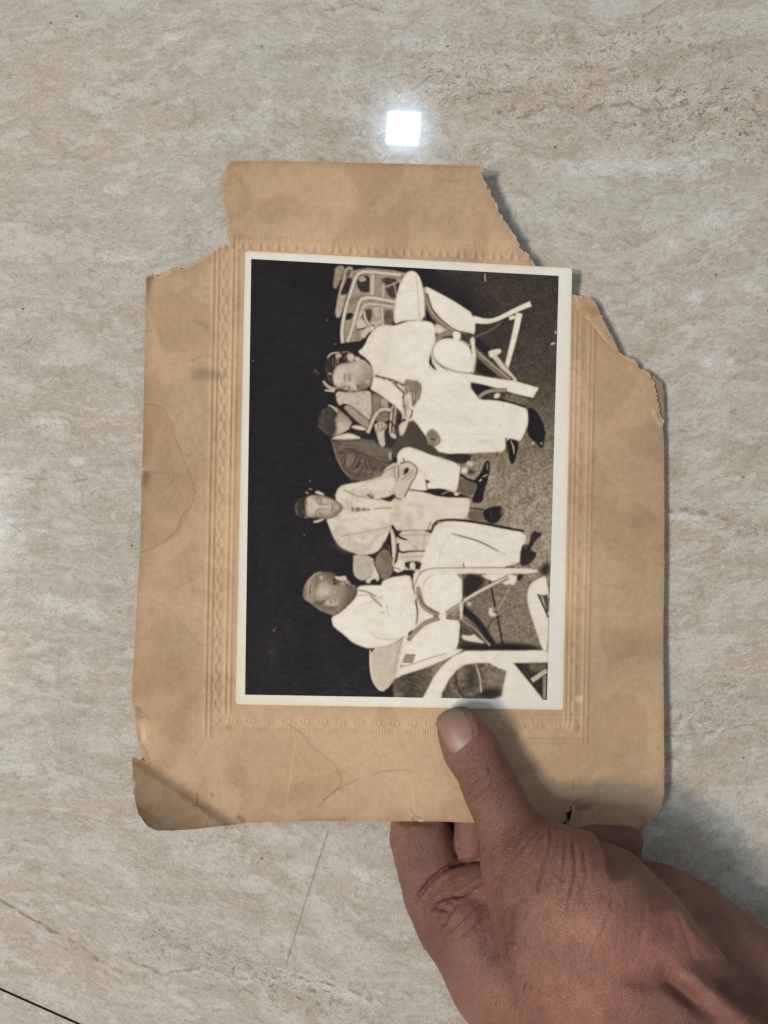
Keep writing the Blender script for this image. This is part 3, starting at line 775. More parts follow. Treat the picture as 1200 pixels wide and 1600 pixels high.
    c.poly(Cc((400,620),(440,598),(443,690),(455,760),(440,880),(412,880),(420,700)), 222, .6); c.stroke(Cc((430,880),(455,770),(450,700)), 110, 1.2, .5)
    # ---- woman behind
    c.poly(D((262,540),(400,560),(500,545),(570,540),(605,560),(612,700),(600,800),(570,825),(500,760),(420,690),(350,660),(300,690),(275,640)), 178, .9, tex=gn(22, 5, 5, 48))
    c.poly(D((600,555),(680,590),(760,650),(770,710),(690,710),(640,740),(608,800)), 116, .7)
    c.stroke(D((604,560),(614,700),(604,800)), 80, 1.5, .5)
    c.poly(D((690,622),(740,618),(768,662),(750,705),(692,702)), 148, .7); c.stroke(D((690,650),(684,700)), 80, 1.5, .6)
    c.poly(D((335,695),(380,672),(440,710),(540,790),(592,830),(570,905),(530,890),(430,800),(370,740)), 142, .8, tex=gn(10, 6, 6, 49))
    c.stroke(D((335,720),(400,800),(470,850),(550,895)), 45, 2.2, .7)
    c.stroke(D((420,700),(520,775),(590,825)), 95, 1.6, .7)
    c.stroke(D((150,450),(190,505),(262,535)), 168, [3,5,6], .8); c.stroke(D((172,540),(250,547)), 206, 3, .8)
    c.poly(D((25,350),(95,360),(100,395),(60,385)), 60, 2, op=.6)
    # dark jacket man and trousers
    c.poly(D((400,885),(560,915),(660,970),(660,1015),(520,992),(405,935)), 34, .7)
    c.poly(D((740,930),(840,940),(980,800),(1045,870),(1120,960),(1130,1040),(1200,1085),(1200,1150),(1050,1095),(930,1062),(870,1085),(825,1190),(790,1110),(730,1080)), 66, .8, tex=lambda X, Y: 22 * np.sin((X * .8 - Y * .45) * 1.6) * fbm(X / 9, Y / 9, 51, 2) * 1.4)
    c.poly(D((730,930),(850,860),(860,960),(800,1080),(735,1060)), 40, 1.2)
    c.poly(E((290,690),(340,745),(590,742),(575,800),(500,832),(350,768),(200,720),(60,690),(110,470),(220,600)), 62, .8, tex=lambda X, Y: 18 * np.sin((X * .7 + Y * .6) * 1.7) * fbm(X / 9, Y / 9, 52, 2))
    c.poly(E((340,750),(590,745),(560,805),(480,820)), 40, 1.5)
    jk = [(518,685)] + D((520,990),(650,1012),(690,1062),(800,1100),(835,1150)) + F((855,75),(872,130),(860,160),(800,210),(780,262),(700,292),(620,312),(560,306),(520,272),(470,222),(440,150),(415,80)) 
    c.poly(jk, 84, .8, tex=lambda X, Y: 26 * (fbm(X / 16 + Y / 30, Y / 5 - X / 12, 53, 4) - .5) * 2)
    Q = Z(490, 620, 1200 / 140.)
    c.stroke(Q((240,560),(270,680),(310,830),(370,940),(440,1030),(520,1120)), 122, [2,2.4,2.6,2.4,2,1.4], .9, op=.8)
    c.poly(Q((300,600),(540,590),(840,600),(850,660),(1060,720),(1040,860),(960,800),(800,810),(640,760),(560,710),(430,690),(330,720)), 94, 1.2, tex=gn(10, 12, 4, 153))
    c.poly(Q((440,800),(480,750),(540,760),(570,830),(520,900),(470,960),(430,930)), 116, 2.0, op=.8)
    for k, q_ in enumerate([((430,690),(540,700),(640,760),(780,810)),((420,760),(430,850),(400,930)),((580,760),(560,860),(500,960)),((640,800),(600,900),(520,990)),((690,820),(700,900),(720,990)),((740,840),(760,920),(840,980)),((820,830),(880,890),(950,930)),((560,960),(620,900),(660,880)),((600,1060),(640,980),(660,950)),((340,780),(380,740),(430,700)),((700,1000),(690,1060)),((800,960),(780,1040)),((870,850),(940,880),(1000,890)),((330,640),(430,640),(540,660))]):
        c.stroke(Q(*q_), 46, [1.0,1.9,.8], .8, op=.85)
    for k, q_ in enumerate([((450,790),(450,860),(440,920)),((600,790),(590,860),(540,930)),((660,830),(640,920),(580,1000)),((720,850),(730,930)),((860,870),(900,930)),((330,700),(360,650),(450,630),(520,650)),((620,1000),(660,1080)),((740,1000),(730,1060)),((840,830),(930,850),(1000,860)),((540,620),(700,640),(830,650))]):
        c.stroke(Q(*q_), 124, [.8,1.6,.8], .9, op=.6)
    c.stroke(Q((1020,760),(1030,790)), 190, 1.6, .6); c.stroke(Q((1010,800),(1032,820)), 170, 1.4, .6)
    c.stroke(F((850,90),(848,135)), 200, 2.0, .6); c.stroke(D((770,1130),(775,1160)), 200, 2, .7)
    c.poly(D((225,985),(330,950),(400,935),(530,992),(400,996),(250,1002)), 214, .6)
    c.poly(D((415,868),(500,868),(562,900),(548,922),(420,898)), 212, .6)
    Q = Z(490, 620, 1200 / 140.)
    c.poly(Q((205,110),(300,140),(380,210),(450,260),(495,320),(520,350),(490,390),(480,430),(400,480),(260,545),(240,480),(280,400),(270,290),(330,230)), 152, .7, tex=lambda X, Y: 14 * (fbm(X / 3, Y / 3, 54, 2) - .5) - 22 * sm(536, 528, X))
    c.patch(490, 620, 140 / 12., [(1,2,(150,70)),(2,2,(60,152,118)),(3,2,(70,190,158,136)),(4,2,(80,186,166,120)),(5,2,(90,160))], Q((205,110),(300,140),(380,210),(450,260),(495,320),(520,350),(490,390),(480,430),(400,480),(260,545),(240,480),(280,400),(270,290),(330,230)))
    c.glow(*Q((470,280))[0], 4, 3, 122, .6); c.glow(*Q((320,400))[0], 5, 7, 172, .6); c.glow(*Q((300,170))[0], 5, 3.5, 132, .9, 40)
    c.poly(Q((205,115),(260,170),(330,235),(275,290),(300,380),(310,440),(260,500),(235,560),(180,500),(100,440),(60,380),(60,260),(110,170)), 52, 1.3, tex=lambda X, Y: 26 * (fbm(X / 2.2, Y / 2.2, 55, 3) - .42) + 16 * np.exp(-((X - 503) / 5) ** 2 - ((Y - 662) / 9) ** 2))
    c.stroke(Q((60,380),(90,420),(180,490)), 92, 1.6, 1.0); c.stroke(Q((140,180),(120,260),(130,330)), 84, 1.6, 1.2); c.stroke(Q((240,190),(200,280)), 74, 2, 1.2)
    c.stroke(Q((205,115),(260,135),(310,190)), 176, 2.4, .8); c.stroke(Q((320,325),(380,330)), 118, 1.2, .7); c.stroke(Q((340,220),(420,250),(480,310)), 120, 1.2, .8); c.stroke(Q((335,115),(400,190),(460,240),(500,310),(530,340)), 24, 1.6, .7)
    # table things between
    c.poly(D((640,765),(700,740),(785,742),(775,835),(640,840)), 104, .8, tex=gn(40, 3, 3, 56))
    c.poly(D((770,680),(860,700),(855,960),(790,980),(760,850)), 70, .9, tex=gn(30, 3, 5, 57))
    c.stroke(D((800,690),(785,800),(775,930)), 186, 3.0, .6); c.stroke(D((832,690),(815,820),(805,950)), 176, 2.2, .6); c.stroke(D((770,820),(840,900)), 40, 2, .8)
    c.poly(D((770,930),(840,960),(830,1000),(780,975)), 200, .8); c.stroke(D((858,690),(850,850)), 36, 3.5, .8)
    c.stroke(D((795,727),(720,712),(662,738),(622,800),(592,880),(568,935)), 202, 5.0, .6, edge=88, ew=1.2)
    c.poly(D((632,850),(700,826),(765,870),(735,905),(722,935),(735,1075),(680,1060),(656,975),(630,900)), 176, .7, tex=gn(12, 4, 4, 58))
    for q_ in [((660,845),(670,890),(650,940)),((700,850),(700,900),(680,930)),((740,870),(710,910))]: c.stroke(D(*q_), 88, 1.5, .6)
    c.stroke(D((640,1000),(655,1050)), 60, 2, .6)
    # ---- man 1: white suit
    body = [(557,550),(568,543),(578,520),(593,508.5),(607,507.5),(617,509),(633,502.5),(647,500.5),(667,501),(677,505),(681,513),(680,523),(675,542),(671,560),(670,575),(680,583),(700,585),(736,592),(735,600),(737,607),(744,616),(753,624),(772,625),(796,629),(820,636),(825,644),(826,658),(822,672),(814,689),(808,688),(792,684.5),(791,706),(760,707),(732,708.5),(689,709),(678,698),(664,680),(646,655),(641,660),(630,650),(622,638),(607,627),(588,613),(578,609),(581,600),(583,590),(582,575),(575,562)]
    c.poly(body, 228, .6, tex=lambda X, Y: -8 * sm(640, 560, X) - 5 * fbm(X / 22, Y / 22, 60, 3) + 4)
    for q_ in [((590,560),(620,575),(650,572)),((650,600),(690,640),(740,660)),((690,680),(740,676),(790,684)),((655,632),(680,645)),((700,610),(720,630))]: c.stroke(q_, 205, 1.2, 1.2, op=.7)
    for _ in range(26):
        x, y = 590 + 190 * rng.random(), 520 + 180 * rng.random()
        if inside(np.array([x]), np.array([y]), body)[0]: c.stroke([(x, y), (x + rng.normal() * 2, y + rng.normal() * 2)], 190, .9, .5, op=.7)
    for (x_, y_, rx_, ry_, v_, o_, a_) in [(600,560,10,40,200,.5,10),(640,520,40,6,212,.5,0),(690,650,60,12,212,.5,10),(760,690,40,7,206,.5,0),(800,655,10,26,210,.6,5),(630,610,20,12,206,.5,30),(720,615,14,16,208,.5,0)]: c.glow(x_, y_, rx_, ry_, v_, o_, a_)
    # seat front and chair arm over the lap
    c.poly(Cc((95,760),(140,560),(150,640),(120,720),(140,790),(230,860),(420,885),(400,950),(200,930)), 226, .8)
    c.poly(Cc((125,700),(150,650),(210,615),(300,620),(370,655),(415,700),(430,872),(380,880),(250,862),(160,802),(128,750)), 232, .6, it=2)
    c.stroke(Cc((122,700),(126,755),(180,815),(280,862),(420,885)), 150, 1.3, .6); c.stroke(Cc((122,720),(140,650),(200,618)), 150, 1.3, .6)
    c.poly([(668,565),(678,577),(698,583.5),(733,584),(767,590),(808,596),(842,606),(833,622),(802,615),(775,606),(735,597),(700,592),(676,586)], 230, .5, it=0)
    c.poly(E((583,193),(640,200),(760,232),(860,262),(1060,312),(1000,382),(900,350),(800,325),(665,322),(620,282),(580,230)), 52, .6, it=0, tex=gn(16, 3, 3, 61))
    c.poly(E((583,193),(700,212),(760,240),(640,300),(600,255)), 30, 1.0)
    c.poly(E((860,268),(1060,314),(1000,380),(920,350),(830,320)), 96, .8, tex=gn(26, 2, 2, 62))
    c.stroke(E((640,302),(690,265),(760,248),(850,250)), 138, 4.6, .6, edge=90, ew=1)
    c.poly(E((762,272),(812,268),(802,312),(755,312)), 218, .5); c.stroke(E((820,310),(860,262)), 70, 3, .8)
    c.stroke(E((800,323),(900,345),(1000,380)), 30, 2.4, .7)
    # head 1
    A = Z(500, 535, 12.0)
    c.poly(A((100,420),(120,300),(200,210),(340,150),(480,155),(640,180),(760,240),(800,300),(700,330),(560,380),(420,390),(330,430),(270,520),(240,620),(235,720),(250,800),(330,850),(300,870),(200,830),(130,730),(105,600)), 40, .7, tex=gn(16, 2, 2, 63))
    c.stroke(A((135,300),(180,230),(250,195),(360,190)), 178, [1,3,2.6,1.4], .7); c.poly(A((280,250),(330,205),(400,220),(410,255),(360,300),(300,290)), 176, .7); c.stroke(A((340,250),(400,260)), 110, 1.2, .6); c.stroke(A((300,270),(335,330),(340,380)), 150, 1.8, .8)
    c.stroke(A((245,300),(240,440)), 100, 1.3, .7); c.stroke(A((110,440),(125,560)), 84, 1.2, .8); c.stroke(A((420,190),(500,170),(560,190)), 140, 1.8, .8); c.stroke(A((300,330),(290,480)), 96, 2, 1.2)
    c.stroke(A((160,585),(205,590)), 206, 2.4, .8); c.stroke(A((150,640),(200,740)), 90, 1.2, .8)
    c.poly(A((240,620),(260,520),(330,430),(420,395),(560,385),(700,330),(800,310),(900,390),(970,490),(998,590),(975,700),(960,800),(860,870),(700,910),(560,900),(440,885),(330,850),(255,790)), 178, .7, it=2, tex=lambda X, Y: -26 * sm(556, 574, X) * sm(612, 586, Y) - 10 * sm(574, 582, X) + 6 * fbm(X / 3, Y / 3, 164, 2))
    c.patch(500, 535, 100 / 12., [(3,3,(70,112,132,152,170,165)),(4,2,(95,168,186,172,178,168,156,160)),(5,2,(135,196,190,166,184,172,148,146)),(6,2,(168,206,172,150,178,164,142,134)),(7,2,(165,190,184,196,172,138,130,120)),(8,2,(120,142,122,152,186,100,116,108))],
        A((240,620),(260,520),(330,430),(420,395),(560,385),(700,330),(800,310),(900,390),(970,490),(998,590),(975,700),(960,800),(860,870),(700,910),(560,900),(440,885),(330,850),(255,790)))
    c.k = .8
    c.poly(A((500,260),(520,215),(580,205),(640,230),(640,340),(580,372),(530,340)), 206, .6); c.poly(A((640,270),(700,260),(770,300),(720,345),(650,340)), 184, .7); c.stroke(A((640,240),(650,330)), 140, 1.0, .6); c.stroke(A((560,310),(620,320)), 160, 1.0, .6); c.stroke(A((470,260),(490,360),(600,380)), 110, 1.8, .9)
    c.glow(*A((300,650))[0], 5, 8, 196, .7); c.glow(*A((640,470))[0], 8, 4, 192, .6); c.glow(*A((520,430))[0], 10, 2.5, 150, .6)
    c.stroke(A((470,590),(455,650),(462,730)), 84, 1.5, .55); c.stroke(A((545,590),(565,650),(555,720)), 66, [1,1.6,2.6], .55); c.stroke(A((600,590),(630,640),(600,700),(470,735)), 132, 1.0, .6); c.glow(*A((510,650))[0], 3, 5, 158, .8); c.glow(*A((600,650))[0], 1.6, 4, 196, .8)
    c.stroke(A((400,880),(450,840),(520,825),(600,850),(640,890)), 96, 1.2, .6); c.stroke(A((540,840),(545,880)), 66, 2.0, .6); c.glow(*A((490,860))[0], 2.4, 2, 176, .9); c.stroke(A((400,890),(450,892)), 56, 1.8, .7); c.stroke(A((530,915),(590,925)), 206, 1.6, .7)
    c.glow(*A((640,820))[0], 4, 3.2, 200, .9); c.stroke(A((690,790),(710,850)), 56, [1.4,3], .6); c.stroke(A((690,720),(780,725),(900,720)), 150, 1.2, .8); c.stroke(A((770,740),(760,860)), 122, 1.4, .7); c.stroke(A((820,740),(830,860)), 112, 1.6, .8); c.glow(*A((860,800))[0], 2.2, 4, 126, .7); c.glow(*A((900,740))[0], 3, 3, 186, .8)
    c.stroke(A((440,890),(600,915),(760,905),(880,865),(965,790)), 96, 1.3, .7, op=.8); c.stroke(A((985,560),(990,640),(970,760)), 120, 1.4, .8, op=.7)
    c.stroke(A((70,740),(110,800),(180,845),(280,855),(340,880)), 164, [1.5,3.2,3.6,3,1.5], .7); c.stroke(A((105,895),(180,905),(255,915)), 214, [1.4,2.2,3.2], .6)
    c.k = 1.0
    # hand, tie, plate
    c.stroke(D((638,402),(720,425),(800,445),(908,492)), 104, 3.8, .6); c.stroke(D((795,448),(850,512),(912,565)), 100, 3.2, .6)
    for k in range(9): 
        a = D((650 + k * 30, 405 + k * 9.5))[0]; c.stroke([a, (a[0] + 2, a[1] + 1)], 165 if k % 2 else 70, 1.6, .5)
    A = Z(570, 590, 12.0)
    c.poly(A((740,100),(765,30),(860,40),(1020,75),(1050,150),(1060,230),(1020,380),(970,470),(920,550),(880,540),(880,400),(850,230),(830,330),(780,350),(755,250),(735,170)), 126, .7, tex=gn(10, 4, 6, 65))
    c.stroke(A((850,230),(880,300),(900,400),(905,500)), 84, 1.3, .6); c.stroke(A((950,250),(960,340),(930,480)), 92, 1.2, .7); c.stroke(A((920,280),(925,420)), 172, 1.6, .8); c.stroke(A((990,300),(970,420)), 160, 1.3, .8); c.stroke(A((800,150),(830,240)), 150, 2, 1.0); c.glow(*A((960,120))[0], 5, 5, 112, .7); c.stroke(A((1050,130),(1060,240),(1010,400)), 96, 1.2, .7)
    c.poly(A((850,260),(880,330),(885,540),(850,720),(800,900),(740,1040),(700,1100),(660,1080),(632,980),(640,880),(700,800),(690,620),(700,480),(720,380),(780,330)), 208, .6)
    c.stroke(A((735,290),(720,370),(730,480),(760,640),(770,740)), 96, [2,2.6,2,1.4,1], .6); c.glow(*A((745,545))[0], 2.2, 2, 60, .9); c.glow(*A((790,520))[0], 2, 2.2, 110, .8); c.glow(*A((720,365))[0], 1.6, 1.6, 66, .9); c.stroke(A((800,420),(790,620)), 160, 1.6, .8); c.stroke(A((640,890),(680,830),(740,790)), 36, [1.2,1.6,2.4], .5); c.glow(*A((738,795))[0], 2.6, 2.2, 26, 1.0)
    c.stroke(A((890,610),(880,700),(850,760)), 56, 1.8, .6); c.stroke(A((635,960),(660,1085),(700,1100),(760,1020)), 120, 1.0, .6)
    c.poly(E((228,595),(260,550),(305,562),(345,622),(340,662),(310,687),(262,682),(234,642)), 120, .7, tex=gn(16, 3, 3, 66)); c.stroke(E((270,630),(295,635)), 55, 2.5, .7); c.stroke(E((310,660),(325,630)), 160, 2.4, .8); c.stroke(E((240,610),(250,670)), 150, 1.6, .8)
    # shoes 1
    c.poly(E((1022,382),(1070,392),(1110,440),(1150,520),(1162,600),(1145,690),(1125,708),(1100,672),(1060,642),(1015,580),(1032,490)), 22, .6); c.stroke(E((1128,660),(1132,668)), 190, 2.4, .6); c.stroke(E((1066,655),(1070,665)), 190, 2.4, .7)
    c.poly(E((858,625),(945,640),(952,690),(932,760),(920,812),(900,832),(880,800),(868,720)), 24, .5); c.stroke(E((888,640),(912,690),(916,745)), 196, [1,2.4,1], .6)
    c.stroke(E((855,622),(856,730)), 40, 1.6, .5)
    # ---- man 3: grey-white suit, looking at us
    c.poly(G((95,190),(92,140),(128,95),(170,82),(240,100),(360,150),(557,210),(548,300),(527,418),(440,388),(315,388),(310,402),(180,397),(100,470)), 224, .6, tex=gn(5, 12, 12, 67))
    c.poly(G((0,460),(60,470),(150,410),(200,388),(300,410),(400,440),(622,448),(622,505),(592,612),(470,607),(380,622),(350,690),(90,695),(60,650),(0,668)), 212, .6, tex=gn(6, 12, 12, 68))
    c.poly(F((475,520),(408,440),(445,352),(520,328),(620,314),(740,284),(790,262),(800,215),(860,170),(895,165),(905,280),(885,420),(860,460),(900,470),(955,480),(965,600),(900,682),(862,662),(850,690),(800,800),(740,872),(640,888),(560,872),(450,822),(400,742),(370,662),(343,600),(400,590)), 212, .7, tex=lambda X, Y: 14 * (fbm(X / 14 + Y / 20, Y / 8, 69, 3) - .5))
    for (x_, y_, rx_, ry_, v_, o_, a_) in [(535,835,10,22,176,.7,-25),(560,855,30,8,182,.6,5),(575,770,32,6,184,.55,12),(590,830,30,5,184,.5,-12),(545,785,8,14,186,.5,20),(620,800,8,26,182,.5,0),(600,745,24,6,186,.5,-12),(640,815,10,16,186,.5,0),(660,790,24,5,190,.5,8)]: c.glow(x_, y_, rx_, ry_, v_, o_, a_)
    c.stroke(F((490,380),(600,430),(700,442),(850,468)), 120, 1.1, .6); c.poly(F((760,438),(820,440),(885,402),(875,440),(855,472),(800,455)), 34, .6); c.stroke(F((672,415),(712,440)), 60, 2.2, .6); c.stroke(F((690,400),(720,432)), 110, 1.3, .6)
    c.stroke(F((720,526),(790,518),(862,518)), 110, 1.0, .5); c.stroke(F((460,740),(560,720),(700,700),(850,662)), 140, 1.0, .6); c.stroke(F((410,590),(480,620),(600,600)), 190, 1.4, 1.0)
    for q_ in [((620,760),(680,720)),((640,840),(720,780)),((690,800),(760,720)),((450,440),(560,500)),((860,560),(940,620)),((1060,540),(1100,590)),((1080,600),(1110,560),(1090,535)),((850,580),(860,640))]: c.stroke(F(*q_), 168, 1.2, .8, op=.8)
    c.poly(F((540,510),(600,515),(720,530),(620,546),(545,550)), 120, .5); c.stroke(F((570,512),(570,548)), 206, 2.4, .5); c.stroke(F((622,516),(622,546)), 196, 2.2, .5); c.stroke(F((665,520),(665,545)), 190, 1.6, .5); c.stroke(F((485,520),(520,528)), 165, 2.6, .6); c.stroke(F((440,470),(490,515),(475,522),(440,560)), 120, 1.0, .5)
    # head 3
    A = Z(455, 755, 12.0)
    c.poly(A((60,420),(90,320),(180,270),(270,250),(290,170),(330,160),(340,220),(275,290),(265,420),(270,540),(310,600),(300,660),(200,640),(110,600),(70,520)), 50, 1.0, tex=gn(26, 1.8, 2.2, 70)); c.stroke(A((95,400),(80,470),(110,590)), 92, 2.0, 1.2); c.stroke(A((230,520),(285,600)), 96, 1.8, 1.0); c.stroke(A((275,170),(310,190)), 190, 1.8, .7); c.stroke(A((340,105),(380,115)), 150, 2.0, .9); c.glow(*A((280,640))[0], 2, 1.6, 168, .9)
    c.poly(A((265,330),(310,250),(420,225),(520,225),(640,240),(760,290),(880,370),(965,455),(900,560),(800,630),(660,660),(500,640),(380,650),(300,620),(280,540),(262,440)), 166, .7, it=2, tex=lambda X, Y: 22 * sm(495, 486, X) - 34 * sm(806, 811, Y) * sm(500, 512, X) - 12 * sm(520, 532, X))
    c.patch(455, 755, 100 / 12., [(2,3,(168,132,138,118,74)),(3,2,(70,208,188,132,178,172,104)),(4,2,(110,210,200,168,180,174,152,96)),(5,2,(120,184,168,150,164,150,116)),(6,3,(126,92,100,130,112))],
        A((265,330),(310,250),(420,225),(520,225),(640,240),(760,290),(880,370),(965,455),(900,560),(800,630),(660,660),(500,640),(380,650),(300,620),(280,540),(262,440)))
    c.k = .72
    c.poly(A((440,160),(480,140),(570,165),(630,215),(620,235),(540,215),(450,190)), 190, .6); c.poly(A((410,730),(430,700),(520,680),(600,655),(630,665),(600,700),(500,740),(430,750)), 200, .6); c.stroke(A((420,215),(520,230),(640,245)), 76, 1.2, .6); c.stroke(A((320,640),(480,655),(620,655)), 70, 1.4, .7)
    c.stroke(A((500,250),(480,310),(500,370),(540,400),(600,390)), 66, [1,1.5,1.4,1.2,1], .6); c.stroke(A((540,290),(545,350)), 46, 1.8, .6); c.glow(*A((515,330))[0], 1.4, 3, 210, .8); c.stroke(A((520,480),(480,510),(470,570),(490,620)), 70, [1,1.5,1.5,1], .6); c.stroke(A((520,540),(530,580)), 46, 2.0, .6); c.glow(*A((505,570))[0], 1.2, 3, 204, .8)
    c.stroke(A((560,395),(640,400)), 108, 1.4, .7); c.stroke(A((540,480),(640,480)), 120, 1.6, .8); c.glow(*A((655,440))[0], 2.0, 2.0, 224, .9); c.glow(*A((520,440))[0], 5, 1.8, 196, .7); c.stroke(A((640,395),(670,400)), 84, 1.4, .6); c.stroke(A((650,485),(680,480)), 90, 1.4, .6)
    c.stroke(A((740,370),(775,420),(780,470),(745,510)), 78, 1.7, .6); c.stroke(A((740,400),(745,480)), 222, 1.6, .5); c.stroke(A((690,360),(720,440),(690,520)), 150, 1.0, .7); c.stroke(A((810,370),(820,440)), 126, 1.6, .9); c.glow(*A((860,440))[0], 3, 4, 184, .7); c.stroke(A((780,600),(900,540),(955,460)), 86, 2.0, 1.0, op=.8); c.stroke(A((640,655),(760,650),(880,590)), 96, 2.6, 1.2, op=.7); c.glow(*A((620,310))[0], 5, 3, 186, .6)
    c.stroke(A((640,240),(780,280),(900,370),(970,460),(900,560)), 46, 1.0, .6, op=.8)
    c.k = 1.0
    # hands 3 with cup
    c.poly(F((862,175),(900,160),(960,195),(970,275),(900,290),(865,262)), 178, .7, tex=gn(24, 3, 3, 71)); c.stroke(F((880,200),(885,285)), 100, 1.2, .5); c.stroke(F((912,190),(912,280)), 80, 1.6, .5); c.stroke(F((780,250),(860,205),(900,190)), 110, 1.2, .6)
    c.poly(F((958,205),(1000,205),(985,250),(955,280)), 34, .7)
    c.poly(F((880,335),(930,282),(1000,232),(1005,205),(945,170),(975,150),(1052,192),(1062,240),(1000,340),(955,440),(900,452),(884,400)), 190, .7, tex=gn(10, 4, 4, 72))
    c.stroke(F((945,168),(985,150),(1052,190),(1062,242),(1003,342),(960,430)), 64, 1.3, .5); c.stroke(F((940,300),(1000,250),(1030,220)), 100, 1.2, .5); c.stroke(F((980,300),(1040,240)), 110, 1.0, .5); c.stroke(F((880,430),(930,452)), 60, 1.4, .6); c.stroke(F((950,135),(960,160)), 50, 1.6, .5); c.stroke(F((930,165),(945,172)), 40, 1.6, .5)
    # legs dark gaps, socks, shoes 3
    c.poly(G((305,400),(315,388),(440,385),(470,412),(530,415),(625,447),(400,447)), 34, .6); c.poly(G((505,408),(542,415),(540,437),(505,435)), 222, .6); c.stroke(G((420,425),(470,400)), 140, 2, .8)
    c.poly(G((298,318),(340,340),(305,346)), 36, .5); c.stroke(G((300,320),(312,390)), 60, 1.2, .5); c.stroke(G((180,392),(300,408),(400,442),(622,448)), 40, 1.3, .5)
    c.stroke(G((250,240),(320,310),(380,330)), 190, 1.2, .8); c.stroke(G((560,210),(548,300),(528,415)), 60, 1.2, .5)
    c.poly(G((545,305),(640,332),(695,345),(655,440),(530,415)), 92, .6, tex=lambda X, Y: 26 * np.sin(Y * 2.4 + X * .3))
    c.stroke(G((548,282),(600,318),(650,332)), 34, 3.6, .6); c.poly(G((560,230),(600,235),(605,275),(555,280)), 216, .6); c.poly(G((600,185),(645,195),(640,228),(595,215)), 206, .8, tex=gn(30, 2, 2, 73)); c.poly(G((610,235),(660,260),(650,285),(600,280)), 70, 1)
    c.poly(G((640,332),(700,272),(728,192),(755,178),(767,222),(757,292),(722,400),(712,482),(660,492),(628,472),(682,360)), 24, .6); c.stroke(G((745,205),(748,250)), 150, 1.6, .6); c.stroke(G((715,300),(745,285)), 170, 2.0, .7); c.stroke(G((690,330),(700,320)), 190, 2.4, .7)
    c.poly(G((625,532),(722,540),(745,622),(600,612)), 96, .6, tex=lambda X, Y: 26 * np.sin(Y * 2.4)); c.stroke(G((625,525),(720,536)), 36, 2, .6)
    c.poly(G((713,542),(780,515),(850,508),(862,550),(842,602),(800,642),(740,625),(718,582)), 26, .6); c.stroke(G((850,525),(845,570)), 150, 1.3, .6); c.stroke(G((770,545),(780,600)), 70, 1.5, .6)
    c.stroke(G((380,618),(470,608),(600,618),(780,648),(900,672),(1010,692)), 26, [1.5,3,4,4,3,2.4], .8)
    # ---- chair of man 3, plate, hand of man 4
    c.poly(H((562,20),(722,50),(722,120),(716,190),(640,242),(590,222),(557,180),(558,100)), 172, .7, tex=lambda X, Y: 18 * np.sin(X * 1.2 + Y * 1.9) * np.sin(Y * 2.2 - X * .6))
    c.poly(H((720,60),(780,230),(700,262),(640,244),(716,190)), 214, .7)
    c.poly(G((60,690),(350,685),(340,780),(300,860),(280,960),(240,1010),(60,1015)), 204, .7, tex=gn(10, 8, 8, 74))
    for q_, v_ in [(((110,690),(240,684),(350,688)),120),(((100,725),(200,718),(320,722)),140),(((180,770),(240,822)),150),(((290,720),(285,830)),150),(((120,880),(280,872)),150),(((340,620),(310,690)),120)]: c.stroke(G(*q_), v_, 1.1, .5)
    c.stroke(G((350,690),(352,650),(385,620)), 36, [1,3,2], .6)
    c.stroke(G((58,652),(82,692),(104,735),(165,755)), 30, [3,4.4,3.4,1.6], .6); c.stroke(G((96,792),(112,850),(200,835),(302,836)), 40, [3,3,1.6,1.2], .6)
    c.poly(G((140,912),(272,908),(272,965),(232,968),(160,962)), 46, .6); c.poly(G((185,915),(226,915),(226,972),(185,972)), 216, .5); c.poly(G((110,972),(240,970),(240,1080),(200,1080),(80,1030)), 34, .7)
    c.poly(F((848,672),(872,690),(892,760),(897,850),(882,960),(864,992),(868,900),(858,800)), 212, .5); c.stroke(F((872,690),(892,760),(897,850),(882,960)), 96, 1.2, .5); c.stroke(F((820,800),(845,830),(838,860)), 70, 2.4, .7); c.stroke(F((795,795),(790,835)), 60, 2.4, .7); c.stroke(F((910,800),(905,880),(890,940)), 44, 3, .8)
    c.poly(F((872,988),(925,920),(958,940),(965,985),(930,1025),(872,1010)), 222, .6); c.stroke(F((880,985),(930,1000)), 60, 1, .5)
    c.poly(H((722,90),(740,38),(790,-10),(842,0),(866,60),(872,200),(782,238),(760,180),(735,130)), 112, .7, tex=lambda X, Y: 20 * (fbm(X / 2.5, Y / 9, 75, 3) - .5)); c.stroke(H((722,90),(738,40),(780,-5)), 44, 1.6, .6); c.stroke(H((722,100),(760,185),(782,236)), 60, 1.4, .6); c.stroke(H((845,20),(868,70)), 44, 1.6, .6)
    for q_ in [((780,10),(800,80)),((810,20),(820,100)),((830,40),(845,120))]: c.stroke(H(*q_), 70, 1.2, .7)
    # ---- man 4 legs
    c.poly(G((345,700),(372,650),(430,622),(530,618),(700,640),(850,675),(1027,705),(1022,780),(992,800),(976,952),(570,956),(300,960),(250,1005),(285,860),(325,780)), 226, .6, tex=gn(5, 16, 16, 76))
    c.stroke(G((490,710),(600,738),(700,770),(822,835)), 96, [1,1.8,2,1.2], .6); c.stroke(G((822,835),(880,865)), 180, 1, .7); c.stroke(G((470,730),(420,800),(390,920)), 196, 1.2, 1)
    c.poly(G((1045,800),(1060,710),(1090,687),(1127,694),(1138,720),(1112,740),(1080,780),(1052,830),(1112,850),(1060,925),(976,952),(990,800),(1022,785)), 38, .7, tex=gn(14, 3, 3, 77)); c.stroke(G((1100,695),(1130,700)), 140, 1.8, .7); c.poly(G((1000,800),(1030,790),(1020,830)), 90, .8)
    c.poly(G((1120,960),(1195,900),(1195,1010),(1130,1010)), 36, 3)
